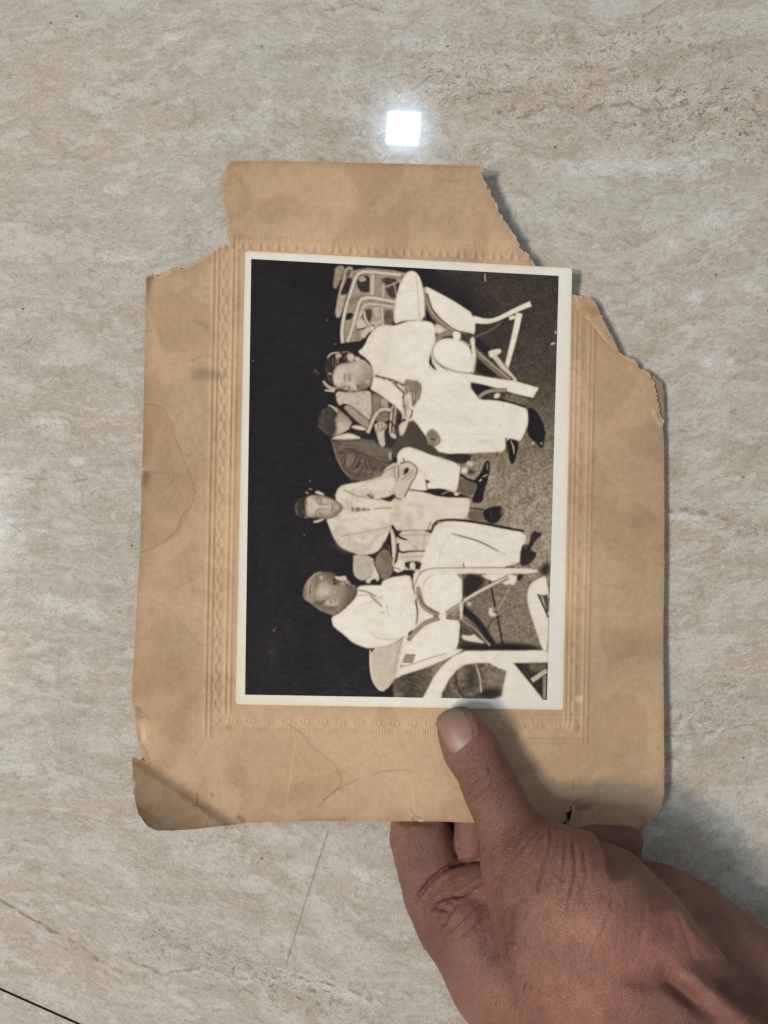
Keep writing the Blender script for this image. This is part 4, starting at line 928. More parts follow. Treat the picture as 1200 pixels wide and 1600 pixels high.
    # ---- man 4 head and body
    c.poly(H((388,515),(440,498),(520,430),(592,350),(588,278),(680,265),(780,270),(785,236),(860,205),(1000,188),(1018,232),(1032,330),(1062,362),(1072,490),(1052,582),(990,652),(930,692),(860,742),(690,772),(600,742),(540,712),(490,662),(410,602),(394,570)), 228, .7, tex=gn(5, 14, 14, 78))
    for q_, v_, w_ in [(((600,310),(680,325),(735,360)),84,1.3),(((690,348),(780,437)),84,1.3),(((590,355),(680,345)),150,1.1),(((1045,395),(1064,490),(1050,582)),70,1.6),(((592,278),(690,268),(780,270)),70,1.2),(((790,235),(860,206),(960,192)),90,1.2),(((820,430),(840,520)),196,2),(((560,480),(620,430),(700,400)),208,2),(((690,640),(770,700),(900,690)),200,2),(((770,485),(800,485)),150,1.4),(((740,380),(790,360)),180,1.6)]: c.stroke(H(*q_), v_, w_, .7)
    c.poly(H((690,237),(735,218),(752,260),(775,272),(700,266)), 34, .6)
    A = Z(465, 880, 12.0)
    c.poly(H((1015,190),(1080,150),(1120,330),(1180,500),(1200,520),(1120,560),(1000,650),(1050,560),(1068,480),(1050,370)), 224, .7)
    hd = A((100,600),(110,520),(140,400),(200,300),(300,210),(420,165),(560,160),(690,190),(700,240),(780,255),(880,235),(920,260),(920,310),(990,350),(1010,400),(1090,410),(1115,480),(1100,570),(1060,650),(960,760),(820,880),(680,975),(620,960),(480,910),(380,860),(240,750),(150,690))
    c.poly(hd, 118, .7, it=1, tex=lambda X, Y: 44 * np.exp(-((X - 507) / 11) ** 2 - ((Y - 923) / 8) ** 2) + 20 * np.exp(-((X - 522) / 12) ** 2 - ((Y - 938) / 12) ** 2) - 30 * sm(536, 552, X) - 20 * sm(905, 896, Y) + 8 * (fbm(X / 2.5, Y / 2.5, 178, 2) - .5))
    c.patch(465, 880, 100 / 12., [(1,3,(120,80,74,70)),(2,2,(150,140,122,102,92)),(3,1,(128,165,112,138,132,108,66,170)),(4,1,(146,162,130,164,164,142,130,124,88,86)),(5,1,(116,166,158,188,176,158,136,130,120,82)),(6,1,(106,152,142,154,132,144,148,124,98,78)),(7,2,(118,92,98,168,152,142,108,94)),(8,3,(128,108,88,94,122,112)),(9,5,(106,116,110))], hd, it=1)
    c.k = .85
    for k in range(17):
        f = k / 16.
        a0 = A((150 + 190 * f, 690 - 40 * f), (140 + 170 * f, 520 - 60 * f), (210 + 150 * f, 340 - 60 * f), (330 + 80 * f, 215 - 10 * f))
        a0 = [(x + rng.normal() * .4, y + rng.normal() * .4) for x, y in a0]
        c.stroke(a0, 192 if k % 2 else 52, [.8, 1.7, 1.6, .8], .6, op=1.0 - .45 * f)
    c.stroke(A((110,600),(130,660),(190,715)), 150, 1.4, .7); c.stroke(A((300,215),(360,180),(430,170)), 176, 1.6, .7); c.glow(*A((445,270))[0], 1.8, 1.6, 236, 1.0); c.stroke(A((410,410),(480,385),(540,390)), 176, 1.6, .9); c.stroke(A((360,260),(400,320),(390,380)), 84, 1.8, 1.2, op=.7)
    c.stroke(A((340,740),(430,760),(500,700)), 74, 4, 1.6, op=.7); c.stroke(A((400,860),(460,885)), 150, 1.6, .8); c.stroke(A((520,820),(640,840),(740,830)), 92, 2.4, 1.2, op=.8); c.glow(*A((640,920))[0], 6, 3, 132, .7)
    c.poly(A((515,720),(540,690),(620,690),(700,700),(790,760),(720,790),(590,805),(540,780)), 168, .7); c.stroke(A((600,700),(640,740),(620,760)), 96, 1.4, .6); c.stroke(A((700,690),(700,750)), 110, 1.2, .7); c.stroke(A((520,700),(560,660),(580,640)), 90, 1.4, .8)
    c.stroke(A((680,270),(705,340),(690,400)), 30, [2.4,5,2.4], .8); c.stroke(A((700,330),(750,350),(740,310)), 44, 1.6, .6); c.glow(*A((712,340))[0], 1.2, 1.2, 186, .9); c.poly(A((700,240),(780,255),(880,235),(918,262),(905,310),(850,330),(760,320),(710,290)), 182, .7, tex=gn(14, 3, 2, 179)); c.glow(*A((720,270))[0], 2, 1.6, 214, .9); c.stroke(A((770,340),(860,350),(920,330)), 76, 1.3, .7); c.stroke(A((870,350),(930,430),(990,470)), 64, 1.4, .6); c.stroke(A((910,340),(980,390),(970,440)), 150, 1.6, .7); c.stroke(A((1000,400),(1050,440)), 130, 2, 1.0); c.stroke(A((700,580),(760,540),(770,480)), 90, 1.5, .9, op=.8); c.glow(*A((720,540))[0], 5, 2.4, 166, .6, -40); c.glow(*A((960,600))[0], 6, 8, 84, .6, 40); c.glow(*A((820,500))[0], 5, 6, 146, .5); c.stroke(A((690,190),(690,250)), 70, 1.4, .8)
    c.k = 1.0
    # ---- chair of man 4
    c.poly(H((688,770),(860,742),(940,690),(985,650),(945,880),(910,950),(850,1062),(800,1097),(760,1092),(710,1022),(690,920)), 196, .7, tex=lambda X, Y: 16 * np.sin(X * 1.5 + Y * 1.1) * np.sin(Y * 1.7 - X) - 34 * sm(1045, 1075, Y) * fbm(X / 2, Y / 7, 79, 2))
    c.stroke(H((692,780),(692,920),(712,1022),(760,1090),(800,1095)), 222, 2.6, .8)
    c.poly(H((955,660),(985,645),(995,660),(975,760),(935,910),(1000,895),(1200,835),(1200,895),(1050,940),(960,965),(900,1010),(860,1055),(905,950)), 226, .6)
    c.stroke(H((945,690),(905,800),(880,950)), 140, 1.4, .7); c.stroke(H((960,800),(930,915)), 60, 1.4, .6)
    c.poly(I((78,548),(130,470),(200,430),(280,408),(340,408),(432,425),(422,600),(405,617),(340,642),(200,682),(25,747),(40,660),(66,590)), 230, .6)
    c.poly(I((0,760),(25,747),(200,685),(405,615),(465,618),(300,702),(180,752),(0,808)), 226, .5); c.stroke(I((25,742),(200,685),(330,648)), 150, .9, .5)
    for k in range(5):
        for j_ in range(4):
            a = I((58 + k * 14 - j_ * 5, 655 + j_ * 15))[0]; c.stroke([a, (a[0] + 1.4, a[1] + 1.6)], 40, 1.5, .4)
    c.poly(I((120,170),(150,110),(200,80),(260,72),(450,74),(730,74),(942,80),(946,112),(700,114),(440,114),(250,118),(200,145),(170,200),(150,262),(118,250)), 224, .5)
    c.stroke(I((122,190),(150,112),(205,82),(300,74),(450,74),(560,73),(730,72),(870,70)), 120, 1.1, .5); c.stroke(I((445,45),(452,72)), 60, 1.2, .5); c.stroke(I((730,66),(790,72)), 60, 1.4, .5)
    c.poly(I((170,200),(205,140),(260,115),(447,114),(442,332),(340,382),(332,412),(280,420),(285,382),(220,342),(178,272)), 232, .6); c.stroke(I((170,240),(180,170),(225,128)), 190, 1.2, .8)
    # under-chair grass and rods
    c.poly(I((445,116),(880,116),(878,200),(868,280),(900,400),(975,630),(412,612),(432,420),(440,300)), 104, .6, it=0, tex=lambda X, Y: (fbm(X / 1.8, Y / 1.8, 80, 3) - .5) * 80 + 12 * sm(750, 790, X))
    c.poly(I((445,118),(540,118),(600,160),(540,230),(442,292)), 38, 2.0)
    c.stroke(I((438,350),(500,395),(570,470),(640,590)), 32, [14,11,10,12], 2.2); c.stroke(I((622,165),(652,300),(690,480),(712,600)), 30, 2.6, .8)
    c.poly(I((410,612),(440,560),(600,590),(740,572),(960,600),(974,630),(460,628)), 26, 2.5)
    c.poly(I((424,440),(520,470),(600,560),(540,600),(420,600)), 60, 2, op=.7)
    c.poly(I((430,520),(490,530),(520,515),(540,540),(600,580),(520,572),(440,556)), 214, .7); c.stroke(I((432,422),(520,475),(622,592)), 150, 2.4, .6, edge=62); c.stroke(I((455,430),(500,500)), 120, 1.8, .6)
    c.poly(I((548,114),(812,114),(802,170),(772,196),(742,190),(690,172),(615,156)), 226, .6)
    c.stroke(I((440,302),(560,228),(742,138)), 190, 5.0, .6, edge=100, ew=1.0); c.stroke(I((450,305),(560,240),(730,152)), 120, 1.2, .6)
    c.stroke(I((762,192),(705,305),(672,362)), 140, 4.2, .6, edge=90, ew=1.0); c.poly(I((614,346),(642,338),(652,378),(684,384),(645,402),(620,396)), 218, .6); c.stroke(I((655,352),(662,356)), 128, 9, .6, edge=100)
    c.poly(I((468,305),(495,300),(498,322),(480,330)), 214, .6); c.poly(I((805,118),(850,120),(835,150),(805,165)), 30, .9); c.stroke(I((700,400),(640,420),(600,490)), 60, 1.4, .8)
    c.stroke(I((142,205),(150,260),(170,320),(215,360),(282,386)), 142, [3,6,6,6,5], .6, edge=114, ew=.9); c.stroke(I((150,262),(180,330),(280,385)), 84, 1.6, .6)
    c.stroke(I((335,378),(410,330),(438,312)), 150, 5, .6, edge=110, ew=.8); c.stroke(I((282,410),(190,440),(120,502),(80,555)), 138, 5.4, .6, edge=120, ew=.8); c.stroke(I((335,404),(422,414)), 118, 4, .6, edge=110)
    c.stroke(I((130,280),(135,330),(144,380),(130,450)), 80, 1.3, .6); c.poly(I((280,370),(335,370),(332,415),(282,418)), 226, .6); c.poly(I((418,300),(445,300),(440,430),(425,430)), 222, .6)
    c.stroke(I((446,118),(442,300)), 60, 1.2, .5); c.stroke(I((432,425),(422,560),(405,615)), 36, 1.5, .5)
    # ---- foreground: curly hair, frame, basket
    c.poly(I((-5,806),(180,750),(270,712),(302,700),(312,730),(250,802),(172,980),(-20,980),(-30,850)), 84, .7, tex=lambda X, Y: 70 * (fbm(X / 2.4 + 2 * fbm(X / 6, Y / 6, 81, 2), Y / 1.6 + 2 * fbm(X / 7, Y / 7, 82, 2), 83, 3) - .5) - 24 * np.exp(-((X - 640) / 14) ** 2) + 34 * sm(664, 684, X))
    c.poly(H((880,1110),(920,1100),(930,1155),(885,1155)), 120, 1.6, op=.6)
    c.poly(I((155,980),(250,800),(300,735),(380,665),(465,630),(975,626),(1016,640),(1012,720),(785,714),(720,830),(700,980)), 228, .5, it=0)
    c.poly(I((1018,122),(930,150),(882,200),(868,280),(900,400),(940,520),(976,630),(1016,632)), 228, .6); c.poly(I((640,980),(660,950),(700,930),(735,765),(790,712),(850,780),(985,958),(1000,980)), 228, .5, it=0)
    c.poly(I((945,252),(985,258),(1018,250),(1014,402),(975,312)), 72, .6); c.stroke(I((945,252),(975,312),(1012,402)), 30, 2, .6); c.poly(I((960,262),(975,260),(1010,380)), 190, .6)
    c.poly(I((783,712),(1016,710),(1012,980),(996,980),(984,958)), 46, .6, it=0, tex=gn(14, 5, 5, 84)); c.poly(I((870,714),(1004,712),(1002,750),(910,780)), 92, 1.8); c.stroke(I((905,828),(1004,762)), 172, 7, .6, edge=90); c.stroke(I((990,800),(988,950)), 130, 5, .8, edge=62)
    c.poly(I((278,980),(350,822),(400,760),(450,725),(530,712),(620,712),(680,745),(735,765),(720,830),(700,935),(640,952),(640,980)), 88, .6, it=0, tex=lambda X, Y: 60 * (fbm(X / 5, Y / 5, 85, 3) - .5) + 24 * sm(752, 760, X) + (fbm(X / 1.8, Y / 1.8, 86, 2) - .5) * 40)
    c.poly(I((355,820),(392,818),(402,870),(440,938),(280,950)), 80, .7, tex=gn(40, 4, 4, 87)); c.stroke(I((395,790),(402,870),(445,940)), 36, 1.8, .7); c.stroke(I((360,822),(362,870),(440,950)), 120, 2, .8)
    c.poly(I((560,880),(700,880),(698,935),(560,950)), 34, 3); c.poly(I((480,740),(520,730),(530,900),(470,860)), 40, 3, op=.7); c.stroke(I((528,718),(556,800),(566,905)), 204, [1.4,2.6,2.4], .6)
    c.poly(I((400,770),(440,735),(450,800),(420,840)), 126, 2.5, op=.7)
    # specks and hairline scratches
    for _ in range(60):
        x, y = 385 + 480 * rng.random(), 405 + 680 * rng.random()
        dx, dy = rng.normal() * 2, rng.normal() * 3.5
        c.stroke([(x, y), (x + dx, y + dy)], 70 if rng.random() < .8 else 150, .6 + .5 * rng.random(), .4, op=.35)
    for x, y in [(511,500),(523,537),(484,751),(487,774),(395,563),(545,615),(475,835),(428,985)]: c.stroke([(x, y), (x + .6, y + 1)], 190, 1.3, .5)
    c.stroke([(492, 578), (498, 584)], 70, 3, 1.5); c.stroke([(425,985),(432,980)], 110, 1, .6)
    # roundness and cloth shading in the white areas, softening of the enlargement
    wm = sm(190, 206, c.g); soft_w = blur(wm, 7.0); tight = blur(wm, 2.2)
    c.g -= wm * (26 * np.clip(1 - soft_w, 0, 1) + 22 * np.clip(1 - tight, 0, 1))
    c.g -= wm * (12 * np.abs(fbm(c.X / 26 + c.Y / 60, c.Y / 16 - c.X / 50, 191, 3) - .5) * 2 + 5 * (fbm(c.X / 6, c.Y / 6, 192, 3) - .5))
    # creases in cloth: ridged noise, strongest on the grey-white suit
    rid = 1 - np.abs(fbm(c.X / 17 + c.Y / 40, c.Y / 11 - c.X / 34, 194, 4) - .5) * 2
    rid2 = 1 - np.abs(fbm(c.X / 60 - c.Y / 30, c.Y / 26 + c.X / 70, 195, 2) - .5) * 2
    s3 = np.exp(-((c.X - 560) / 70) ** 2 - ((c.Y - 810) / 60) ** 2)
    c.g -= wm * (11 + 6 * s3) * (sm(.80, .99, rid) * .4 + sm(.86, 1., rid2) * .6)
    mt = sm(60, 100, c.g) * sm(205, 170, c.g)
    c.g += mt * 26 * (fbm(c.X / 5, c.Y / 5, 196, 3) - .5)
    b1 = blur(c.g, 1.4); b2 = blur(c.g, 6.0); b3 = blur(c.g, 2.4)
    hz = 0 * c.g
    for (hx, hy, hr) in ((545, 583, 34), (503, 795, 30), (512, 925, 34), (530, 668, 26), (632, 735, 24), (610, 650, 34)):
        hz = np.maximum(hz, np.exp(-((c.X - hx) ** 2 + (c.Y - hy) ** 2) / hr ** 2))
    c.g = b1 * (1 - .45 * hz) + b3 * .45 * hz + .14 * (b1 - b2)
    # uneven development, fingerprints and greyed blacks
    c.g += sm(60, 30, c.g) * (5 * np.clip(fbm(c.X / 24, c.Y / 34, 197, 4) - .48, 0, 1) * 3 + 6 * np.exp(-((c.X - 420) / 30) ** 2 - ((c.Y - 1030) / 60) ** 2))
    c.g += (fbm(c.X / 1.5, c.Y / 1.5, 90, 2) - .5) * 13
    return c

PTL, PTR, PBR, PBL = (383, 392), (894, 419), (880, 1109.5), (368, 1100.5)
QTL, QTR, QBR, QBL = (392.5, 404.5), (873, 431), (854.5, 1093.5), (382.8, 1085.5)
def bil(c, u, v):
    a, b, d, e = [np.array(k, float) for k in c]
    u = u[..., None]; v = v[..., None]
    return (a * (1 - u) + b * u) * (1 - v) + (e * (1 - u) + d * u) * v
def z_print(px, py):
    z = z_card(np.clip(px, 0, 880), np.maximum(py, 400)) + .24
    z = z + 1.5 * np.exp(-(((px - 894) * .7 - (py - 419) * .7) / 60.) ** 2) * sm(60, 0, np.hypot(px - 894, py - 419)) 
    return z

white_nt = NT('photo_paper')
wt = white_nt.attr('tint').outputs['Color']
wpos = white_nt.vmath('SCALE', white_nt.n('ShaderNodeNewGeometry').outputs['Position'], scale=1000.0)
wc = white_nt.mix(white_nt.ramp(white_nt.noise(wpos, .6, 4), .4, .7, 0, .12), wt, (.60, .54, .42))
wb = white_nt.bump(white_nt.noise(wpos, .12, 2), .05, .001)
paper_m = white_nt.out(Base_Color=wc, Roughness=.34, Normal=wb, Specular_IOR_Level=.4)
pic_nt = NT('gelatin_print')
pt_ = pic_nt.attr('tint').outputs['Color']
ppos = pic_nt.vmath('SCALE', pic_nt.n('ShaderNodeNewGeometry').outputs['Position'], scale=1000.0)
pr = pic_nt.ramp(pic_nt.noise(pic_nt.scale(ppos, .25, .9), 1.0, 5, .65), .35, .7, .16, .24)
pb = pic_nt.bump(pic_nt.noise(ppos, .06, 2), .10, .002)
pic_m = pic_nt.out(Base_Color=pt_, Roughness=pr, Normal=pb, Specular_IOR_Level=.42)

def grid_sheet(nu, nv, corners, zf, off, thick, rnd=0.0):
    u, v = np.meshgrid(np.linspace(0, 1, nu + 1), np.linspace(0, 1, nv + 1))
    xy = bil(corners, u, v)
    if rnd:   # round the corners a little
        W, Hh = 510., 700.; x = np.minimum(u, 1 - u) * W; y = np.minimum(v, 1 - v) * Hh
        ins = (x < rnd) & (y < rnd)
        d = np.hypot(rnd - x, rnd - y); f = np.where(ins & (d > rnd), rnd / np.maximum(d, 1e-6), 1)
        nx = np.where(ins, rnd - (rnd - x) * f, x); ny = np.where(ins, rnd - (rnd - y) * f, y)
        u2 = np.where(u < .5, nx / W, 1 - nx / W); v2 = np.where(v < .5, ny / Hh, 1 - ny / Hh)
        xy = bil(corners, u2, v2)
    px, py = xy[..., 0].ravel(), xy[..., 1].ravel()
    top = P(px, py, zf(px, py) + off)
    idx = np.arange(top.shape[0]).reshape(u.shape)
    q = np.stack([idx[1:, :-1], idx[1:, 1:], idx[:-1, 1:], idx[:-1, :-1]], -1).reshape(-1, 4)
    ring = np.concatenate([idx[0, :], idx[1:, -1], idx[-1, -2::-1], idx[-2:0:-1, 0]])
    low = P(px[ring], py[ring], zf(px[ring], py[ring]) + off - thick)
    k = np.arange(len(ring)); kn = (k + 1) % len(ring)
    side = np.stack([ring[k], ring[kn], len(top) + kn, len(top) + k], -1)
    return np.vstack([top, low]), q, side, px, py, ring

v_, q_, s_, px_, py_, rg_ = grid_sheet(230, 310, (PTL, PTR, PBR, PBL), z_print, 0.0, .13, 5)
u_e, v_e = [a.ravel() for a in np.meshgrid(np.linspace(0, 1, 231), np.linspace(0, 1, 311))]
n1 = fbm(px_ / 90, py_ / 90, 101, 3)[:, None] - .5
yel = sm(900, 1100, py_)[:, None] * sm(640, 400, px_)[:, None]
wcol = np.array([.82, .79, .71]) * (1 + .10 * n1) * (1 - yel * np.array([-.02, .02, .16]))
eg = np.minimum(np.minimum(u_e, 1 - u_e) * 510, np.minimum(v_e, 1 - v_e) * 700)
wcol = wcol * (1 - (np.exp(-eg / 3.0) * (.3 + .9 * fbm(px_ / 9, py_ / 9, 103, 3)))[:, None] * np.array([.14, .20, .34]))
crn = sm(1.2, -1.2, np.abs((px_ - 872) * 26 - (py_ - 416) * 21) / 33.)[:, None] * (np.hypot(px_ - 884, py_ - 428) < 18)[:, None]
wcol = wcol * (1 - .22 * crn)
prn = mesh_np('photographic_print', v_, [q_, s_], paper_m, photo, True, flat=(1,), colors=np.vstack([wcol, np.tile([.5, .46, .38], (len(rg_), 1))]))
prn['label'] = 'white bordered black and white print glued to the card'

cv = paint_picture()
v_, q_, s_, px_, py_, rg_ = grid_sheet(480, 660, (QTL, QTR, QBR, QBL), z_print, .07, .05)
g_ = np.clip(cv.sample(px_, py_), 0, 255)
lut_x = [0, 30, 60, 128, 200, 232, 255]
lut = np.array([(12, 10, 12), (33, 29, 31), (68, 59, 50), (138, 124, 103), (205, 195, 175), (226, 220, 206), (236, 232, 222)]) / 255.
rgb = np.stack([np.interp(g_, lut_x, lut[:, k]) for k in range(3)], 1)
pcol = np.minimum(srgb2lin(rgb) * 1.18, .92)
blk = (sm(55, 20, g_) * np.clip(fbm(px_ / 40, py_ / 55, 210, 3) - .35, 0, 1))[:, None]
pcol = pcol + blk * np.array([.003, .003, .005])
pc = mesh_np('printed_picture', v_, [q_, s_], pic_m, prn, True, flat=(1,), colors=np.vstack([pcol, pcol[rg_]]))
pc['label'] = 'black and white picture of men in white suits seated on cane chairs at night'

# ================================================================== HAND
def build_hand():
    prims = []    # (a, b, ra, rb, k) in mm
    def pt(px, py, z): return P(px, py, z) * 1000.
    def chain(pts, k, group):
        for (a, b) in zip(pts[:-1], pts[1:]):
            prims.append((pt(*a[:3]), pt(*b[:3]), a[3], b[3], k, group))
    zc = lambda x, y: float(z_card(np.array(float(x)), np.array(float(y))))
    # thumb, pad resting on the card
    zt = zc(722, 1145) + .8
    chain([(721, 1143, zt + 7.9, 8.5), (736, 1172, zt + 8.4, 9.2), (757, 1212, zt + 8.9, 9.0), (770, 1240, zt + 10, 9.2), (793, 1290, zt + 13.5, 9.6), (818, 1345, zt + 18, 13.0)], 3.0, 0)
    chain([(818, 1345, zt + 18, 13.0), (862, 1405, 39, 20.5), (905, 1480, 39, 25), (960, 1570, 39, 30), (1060, 1730, 38, 34)], 6.0, 0)
    chain([(868, 1350, 41, 9.5), (925, 1405, 41, 17.0), (985, 1475, 41, 18.5), (1030, 1560, 40, 19), (1100, 1700, 40, 22)], 10.0, 0)
    chain([(1020, 1560, 40, 24), (1180, 1780, 38, 30)], 8.0, 0)
    # palm side, lower left
    chain([(714, 1452, 15, 13.0), (782, 1522, 19, 17.5), (925, 1622, 24, 25), (1040, 1740, 28, 28)], 6.0, 0)
    chain([(730, 1440, 22, 11), (800, 1530, 27, 16)], 6.0, 0)
    # back of the hand, lower right
    chain([(960, 1385, 16, 9.5), (1035, 1400, 17, 9.5), (1082, 1440, 18, 13.0), (1130, 1505, 21, 18), (1240, 1640, 25, 26)], 6.0, 0)
    # curled fingers
    chain([(640, 1240, 6.6, 6.0), (641, 1310, 9.0, 7.6), (668, 1400, 11.5, 8.6), (690, 1450, 12, 9)], 1.0, 1)
    chain([(668, 1240, 6.6, 6.0), (670, 1310, 9.2, 8.2), (694, 1385, 11.5, 8.5)], 3.0, 1)
    chain([(742, 1240, 7.6, 7.0), (738, 1322, 8.6, 7.6)], .35, 2)
    chain([(716, 1395, 15.0, 10.0), (760, 1392, 17.0, 10.5)], .5, 3)
    chain([(698, 1425, 15.0, 10.5), (760, 1440, 19.0, 12)], 3.0, 3)
    chain([(860, 1300, 8.0, 7.2), (920, 1306, 8.4, 7.4), (976, 1314, 8.2, 6.6)], .6, 4)
    chain([(900, 1352, 12.0, 7.6), (978, 1354, 11.2, 6.4)], .7, 4)
    allp = np.array([p[0] for p in prims] + [p[1] for p in prims]); rr = np.array([p[2] for p in prims] + [p[3] for p in prims])
    lo = (allp - rr[:, None]).min(0) - 3; hi = (allp + rr[:, None]).max(0) + 3
    h = 1.0
    lo[1] = max(lo[1], -240); hi[0] = min(hi[0], 175)
    lo[2] = .2
    lo -= h * 2 * np.array([0, 0, 1])
    nx, ny, nz = [int(math.ceil((hi[i] - lo[i]) / h)) + 1 for i in range(3)]
    gx = (lo[0] + h * np.arange(nx)).astype(np.float32); gy = (lo[1] + h * np.arange(ny)).astype(np.float32); gz = (lo[2] + h * np.arange(nz)).astype(np.float32)
    Fd = np.full((nx, ny, nz), 40.0, np.float32)
    for a, b, ra, rb, k, g in prims:
        m0 = np.minimum(a, b) - max(ra, rb) - 14; m1 = np.maximum(a, b) + max(ra, rb) + 14
        sl = []
        for gg, l, u in ((gx, m0[0], m1[0]), (gy, m0[1], m1[1]), (gz, m0[2], m1[2])):
            sl.append(slice(np.searchsorted(gg, l), np.searchsorted(gg, u)))
        X = gx[sl[0]][:, None, None]; Y = gy[sl[1]][None, :, None]; Z = gz[sl[2]][None, None, :]
        d = (b - a).astype(np.float32); L2 = float((d * d).sum())
        t = np.clip(((X - a[0]) * d[0] + (Y - a[1]) * d[1] + (Z - a[2]) * d[2]) / L2, 0, 1)
        dist = np.sqrt((X - a[0] - t * d[0]) ** 2 + (Y - a[1] - t * d[1]) ** 2 + (Z - a[2] - t * d[2]) ** 2) - (ra + (rb - ra) * t)
        S = tuple(sl); f = Fd[S]
        hh = np.clip(.5 + .5 * (f - dist) / k, 0, 1)
        Fd[S] = f * (1 - hh) + dist * hh - k * hh * (1 - hh)
    # stay above the floor
    Fd = np.maximum(Fd, (.6 - gz)[None, None, :])
    # below the card's underside wherever fingers pass under it, thumb pad flat on its face
    Xc = gx[:, None]; Yc = gy[None, :]
    dz = HC * 1000 - 12.0
    PXc = 600 + Xc / dz * FPX; PYc = 800 - Yc / dz * FPX
    zc2 = z_card(PXc.astype(float), PYc.astype(float)).astype(np.float32)
    oncard = (PYc < 1284) & (PXc > 560)
    zz = gz[None, None, :]
    slab = np.maximum(zz - (zc2[..., None] + .45), (zc2[..., None] - 1.5) - zz)     # <0 inside the card
    Fd = np.where(oncard[..., None], np.maximum(Fd, -slab), Fd)
    left = oncard & (PXc < 712) & (PYc > 1200)
    right = oncard & (PXc > 900)
    under = zz - (zc2[..., None] - 1.3)
    Fd = np.where((left | right)[..., None], np.maximum(Fd, under), Fd)
    # ---- surface nets
    neg = Fd < 0
    cells = np.zeros((nx - 1, ny - 1, nz - 1), np.int8)
    for i in (0, 1):
        for j in (0, 1):
            for k in (0, 1): cells += neg[i:nx - 1 + i, j:ny - 1 + j, k:nz - 1 + k]
    act = (cells > 0) & (cells < 8)
    ci = np.argwhere(act); vid = -np.ones(act.shape, np.int64); vid[act] = np.arange(len(ci))
    acc = np.zeros((len(ci), 3)); cnt = np.zeros(len(ci))
    corners = [(i, j, k) for i in (0, 1) for j in (0, 1) for k in (0, 1)]
    for c0 in corners:
        for ax in range(3):
            if c0[ax] == 1: continue
            c1 = list(c0); c1[ax] = 1
            f0 = Fd[ci[:, 0] + c0[0], ci[:, 1] + c0[1], ci[:, 2] + c0[2]]; f1 = Fd[ci[:, 0] + c1[0], ci[:, 1] + c1[1], ci[:, 2] + c1[2]]
            m = (f0 < 0) != (f1 < 0)
            t = np.where(m, f0 / np.where(m, f0 - f1, 1), 0)
            p = np.tile(np.array(c0, float), (len(ci), 1)); p[:, ax] += t
            acc[m] += p[m]; cnt[m] += 1
    vv = lo + h * (ci + acc / cnt[:, None])
    quads = []
    for ax in range(3):
        o1, o2 = [(1, 2), (2, 0), (0, 1)][ax]
        A = [slice(1, -1)] * 3; A[ax] = slice(0, -1); Bs = list(A); Bs[ax] = slice(1, None)
        # edges along ax at interior grid nodes
        s0 = neg[tuple(A)]; s1 = neg[tuple(Bs)]
        ed = np.argwhere(s0 != s1); sg = s0[s0 != s1]
        base = ed.copy(); base[:, [i for i in range(3) if i != ax]] += 1
        def cell(d1, d2):
            q = base.copy(); q[:, o1] -= d1; q[:, o2] -= d2
            return vid[q[:, 0], q[:, 1], q[:, 2]]
        qd = np.stack([cell(1, 1), cell(0, 1), cell(0, 0), cell(1, 0)], 1)
        qd[~sg] = qd[~sg][:, ::-1]
        quads.append(qd)
    quads = np.concatenate(quads); quads = quads[(quads >= 0).all(1)]
    # relax the net a little
    e = np.concatenate([quads[:, [0, 1]], quads[:, [1, 2]], quads[:, [2, 3]], quads[:, [3, 0]]])
    e = np.concatenate([e, e[:, ::-1]])
    deg = np.bincount(e[:, 0], minlength=len(vv)).astype(float)
    for it in range(3):
        s = np.stack([np.bincount(e[:, 0], vv[e[:, 1], a], len(vv)) for a in range(3)], 1) / np.maximum(deg, 1)[:, None]
        vv = vv * .5 + s * .5
    return vv * .001, quads

hv, hq = build_hand()
tmp = mesh_np('tmp_hand', hv, [hq], None)
md = tmp.modifiers.new('s', 'SUBSURF'); md.levels = 1; md.render_levels = 1
dg = bpy.context.evaluated_depsgraph_get()
me2 = bpy.data.meshes.new_from_object(tmp.evaluated_get(dg))
n = len(me2.vertices)
hv = np.empty(n * 3, np.float32); me2.vertices.foreach_get('co', hv); hv = hv.reshape(-1, 3).astype(float)
hn = np.empty(n * 3, np.float32); me2.vertex_normals.foreach_get('vector', hn); hn = hn.reshape(-1, 3).astype(float)
lq = np.empty(len(me2.loops), np.int32); me2.loops.foreach_get('vertex_index', lq); hq = lq.reshape(-1, 4)
bpy.data.objects.remove(tmp, do_unlink=True)
hpx, hpy = to_px(hv); hz = hv[:, 2] * 1000
facing = sm(.0, .35, hn[:, 2])

def S(x0, y0, s): return lambda *p: [(x0 + a / s, y0 + b / s) for a, b in p]
TT = S(660, 1090, 5.0); PL = S(590, 1270, 4.0); WR = S(840, 1280, 1200 / 360.)
disp = np.zeros(n)      # mm along the normal
dark = np.zeros(n)
wobx = fbm(hpx / 6., hpy / 6., 125, 2); woby = fbm(hpx / 6., hpy / 6., 126, 2)
def groove(pts, depth, w, zmin=0, zmax=99, lip=.35):
    pts = chaikin(pts, 2, False); depth = depth * 1.05; w = w * 1.1
    d, tp = seg_dist(hpx + 2.2 * (wobx - .5), hpy + 2.2 * (woby - .5), pts, np.sin(np.linspace(.12, np.pi - .12, len(pts))) ** .7)
    depth = depth * tp
    m = ((hz > zmin) & (hz < zmax)) * facing
    disp[:] -= m * depth * np.exp(-(d / w) ** 2)
    disp[:] += m * depth * lip * np.exp(-((d - 2.3 * w) / (1.2 * w)) ** 2)
def ridge(pts, hgt, w, zmin=0, zmax=99):
    d, _ = seg_dist(hpx, hpy, chaikin(pts, 2, False))
    disp[:] += ((hz > zmin) & (hz < zmax)) * facing * hgt * np.exp(-(d / w) ** 2)
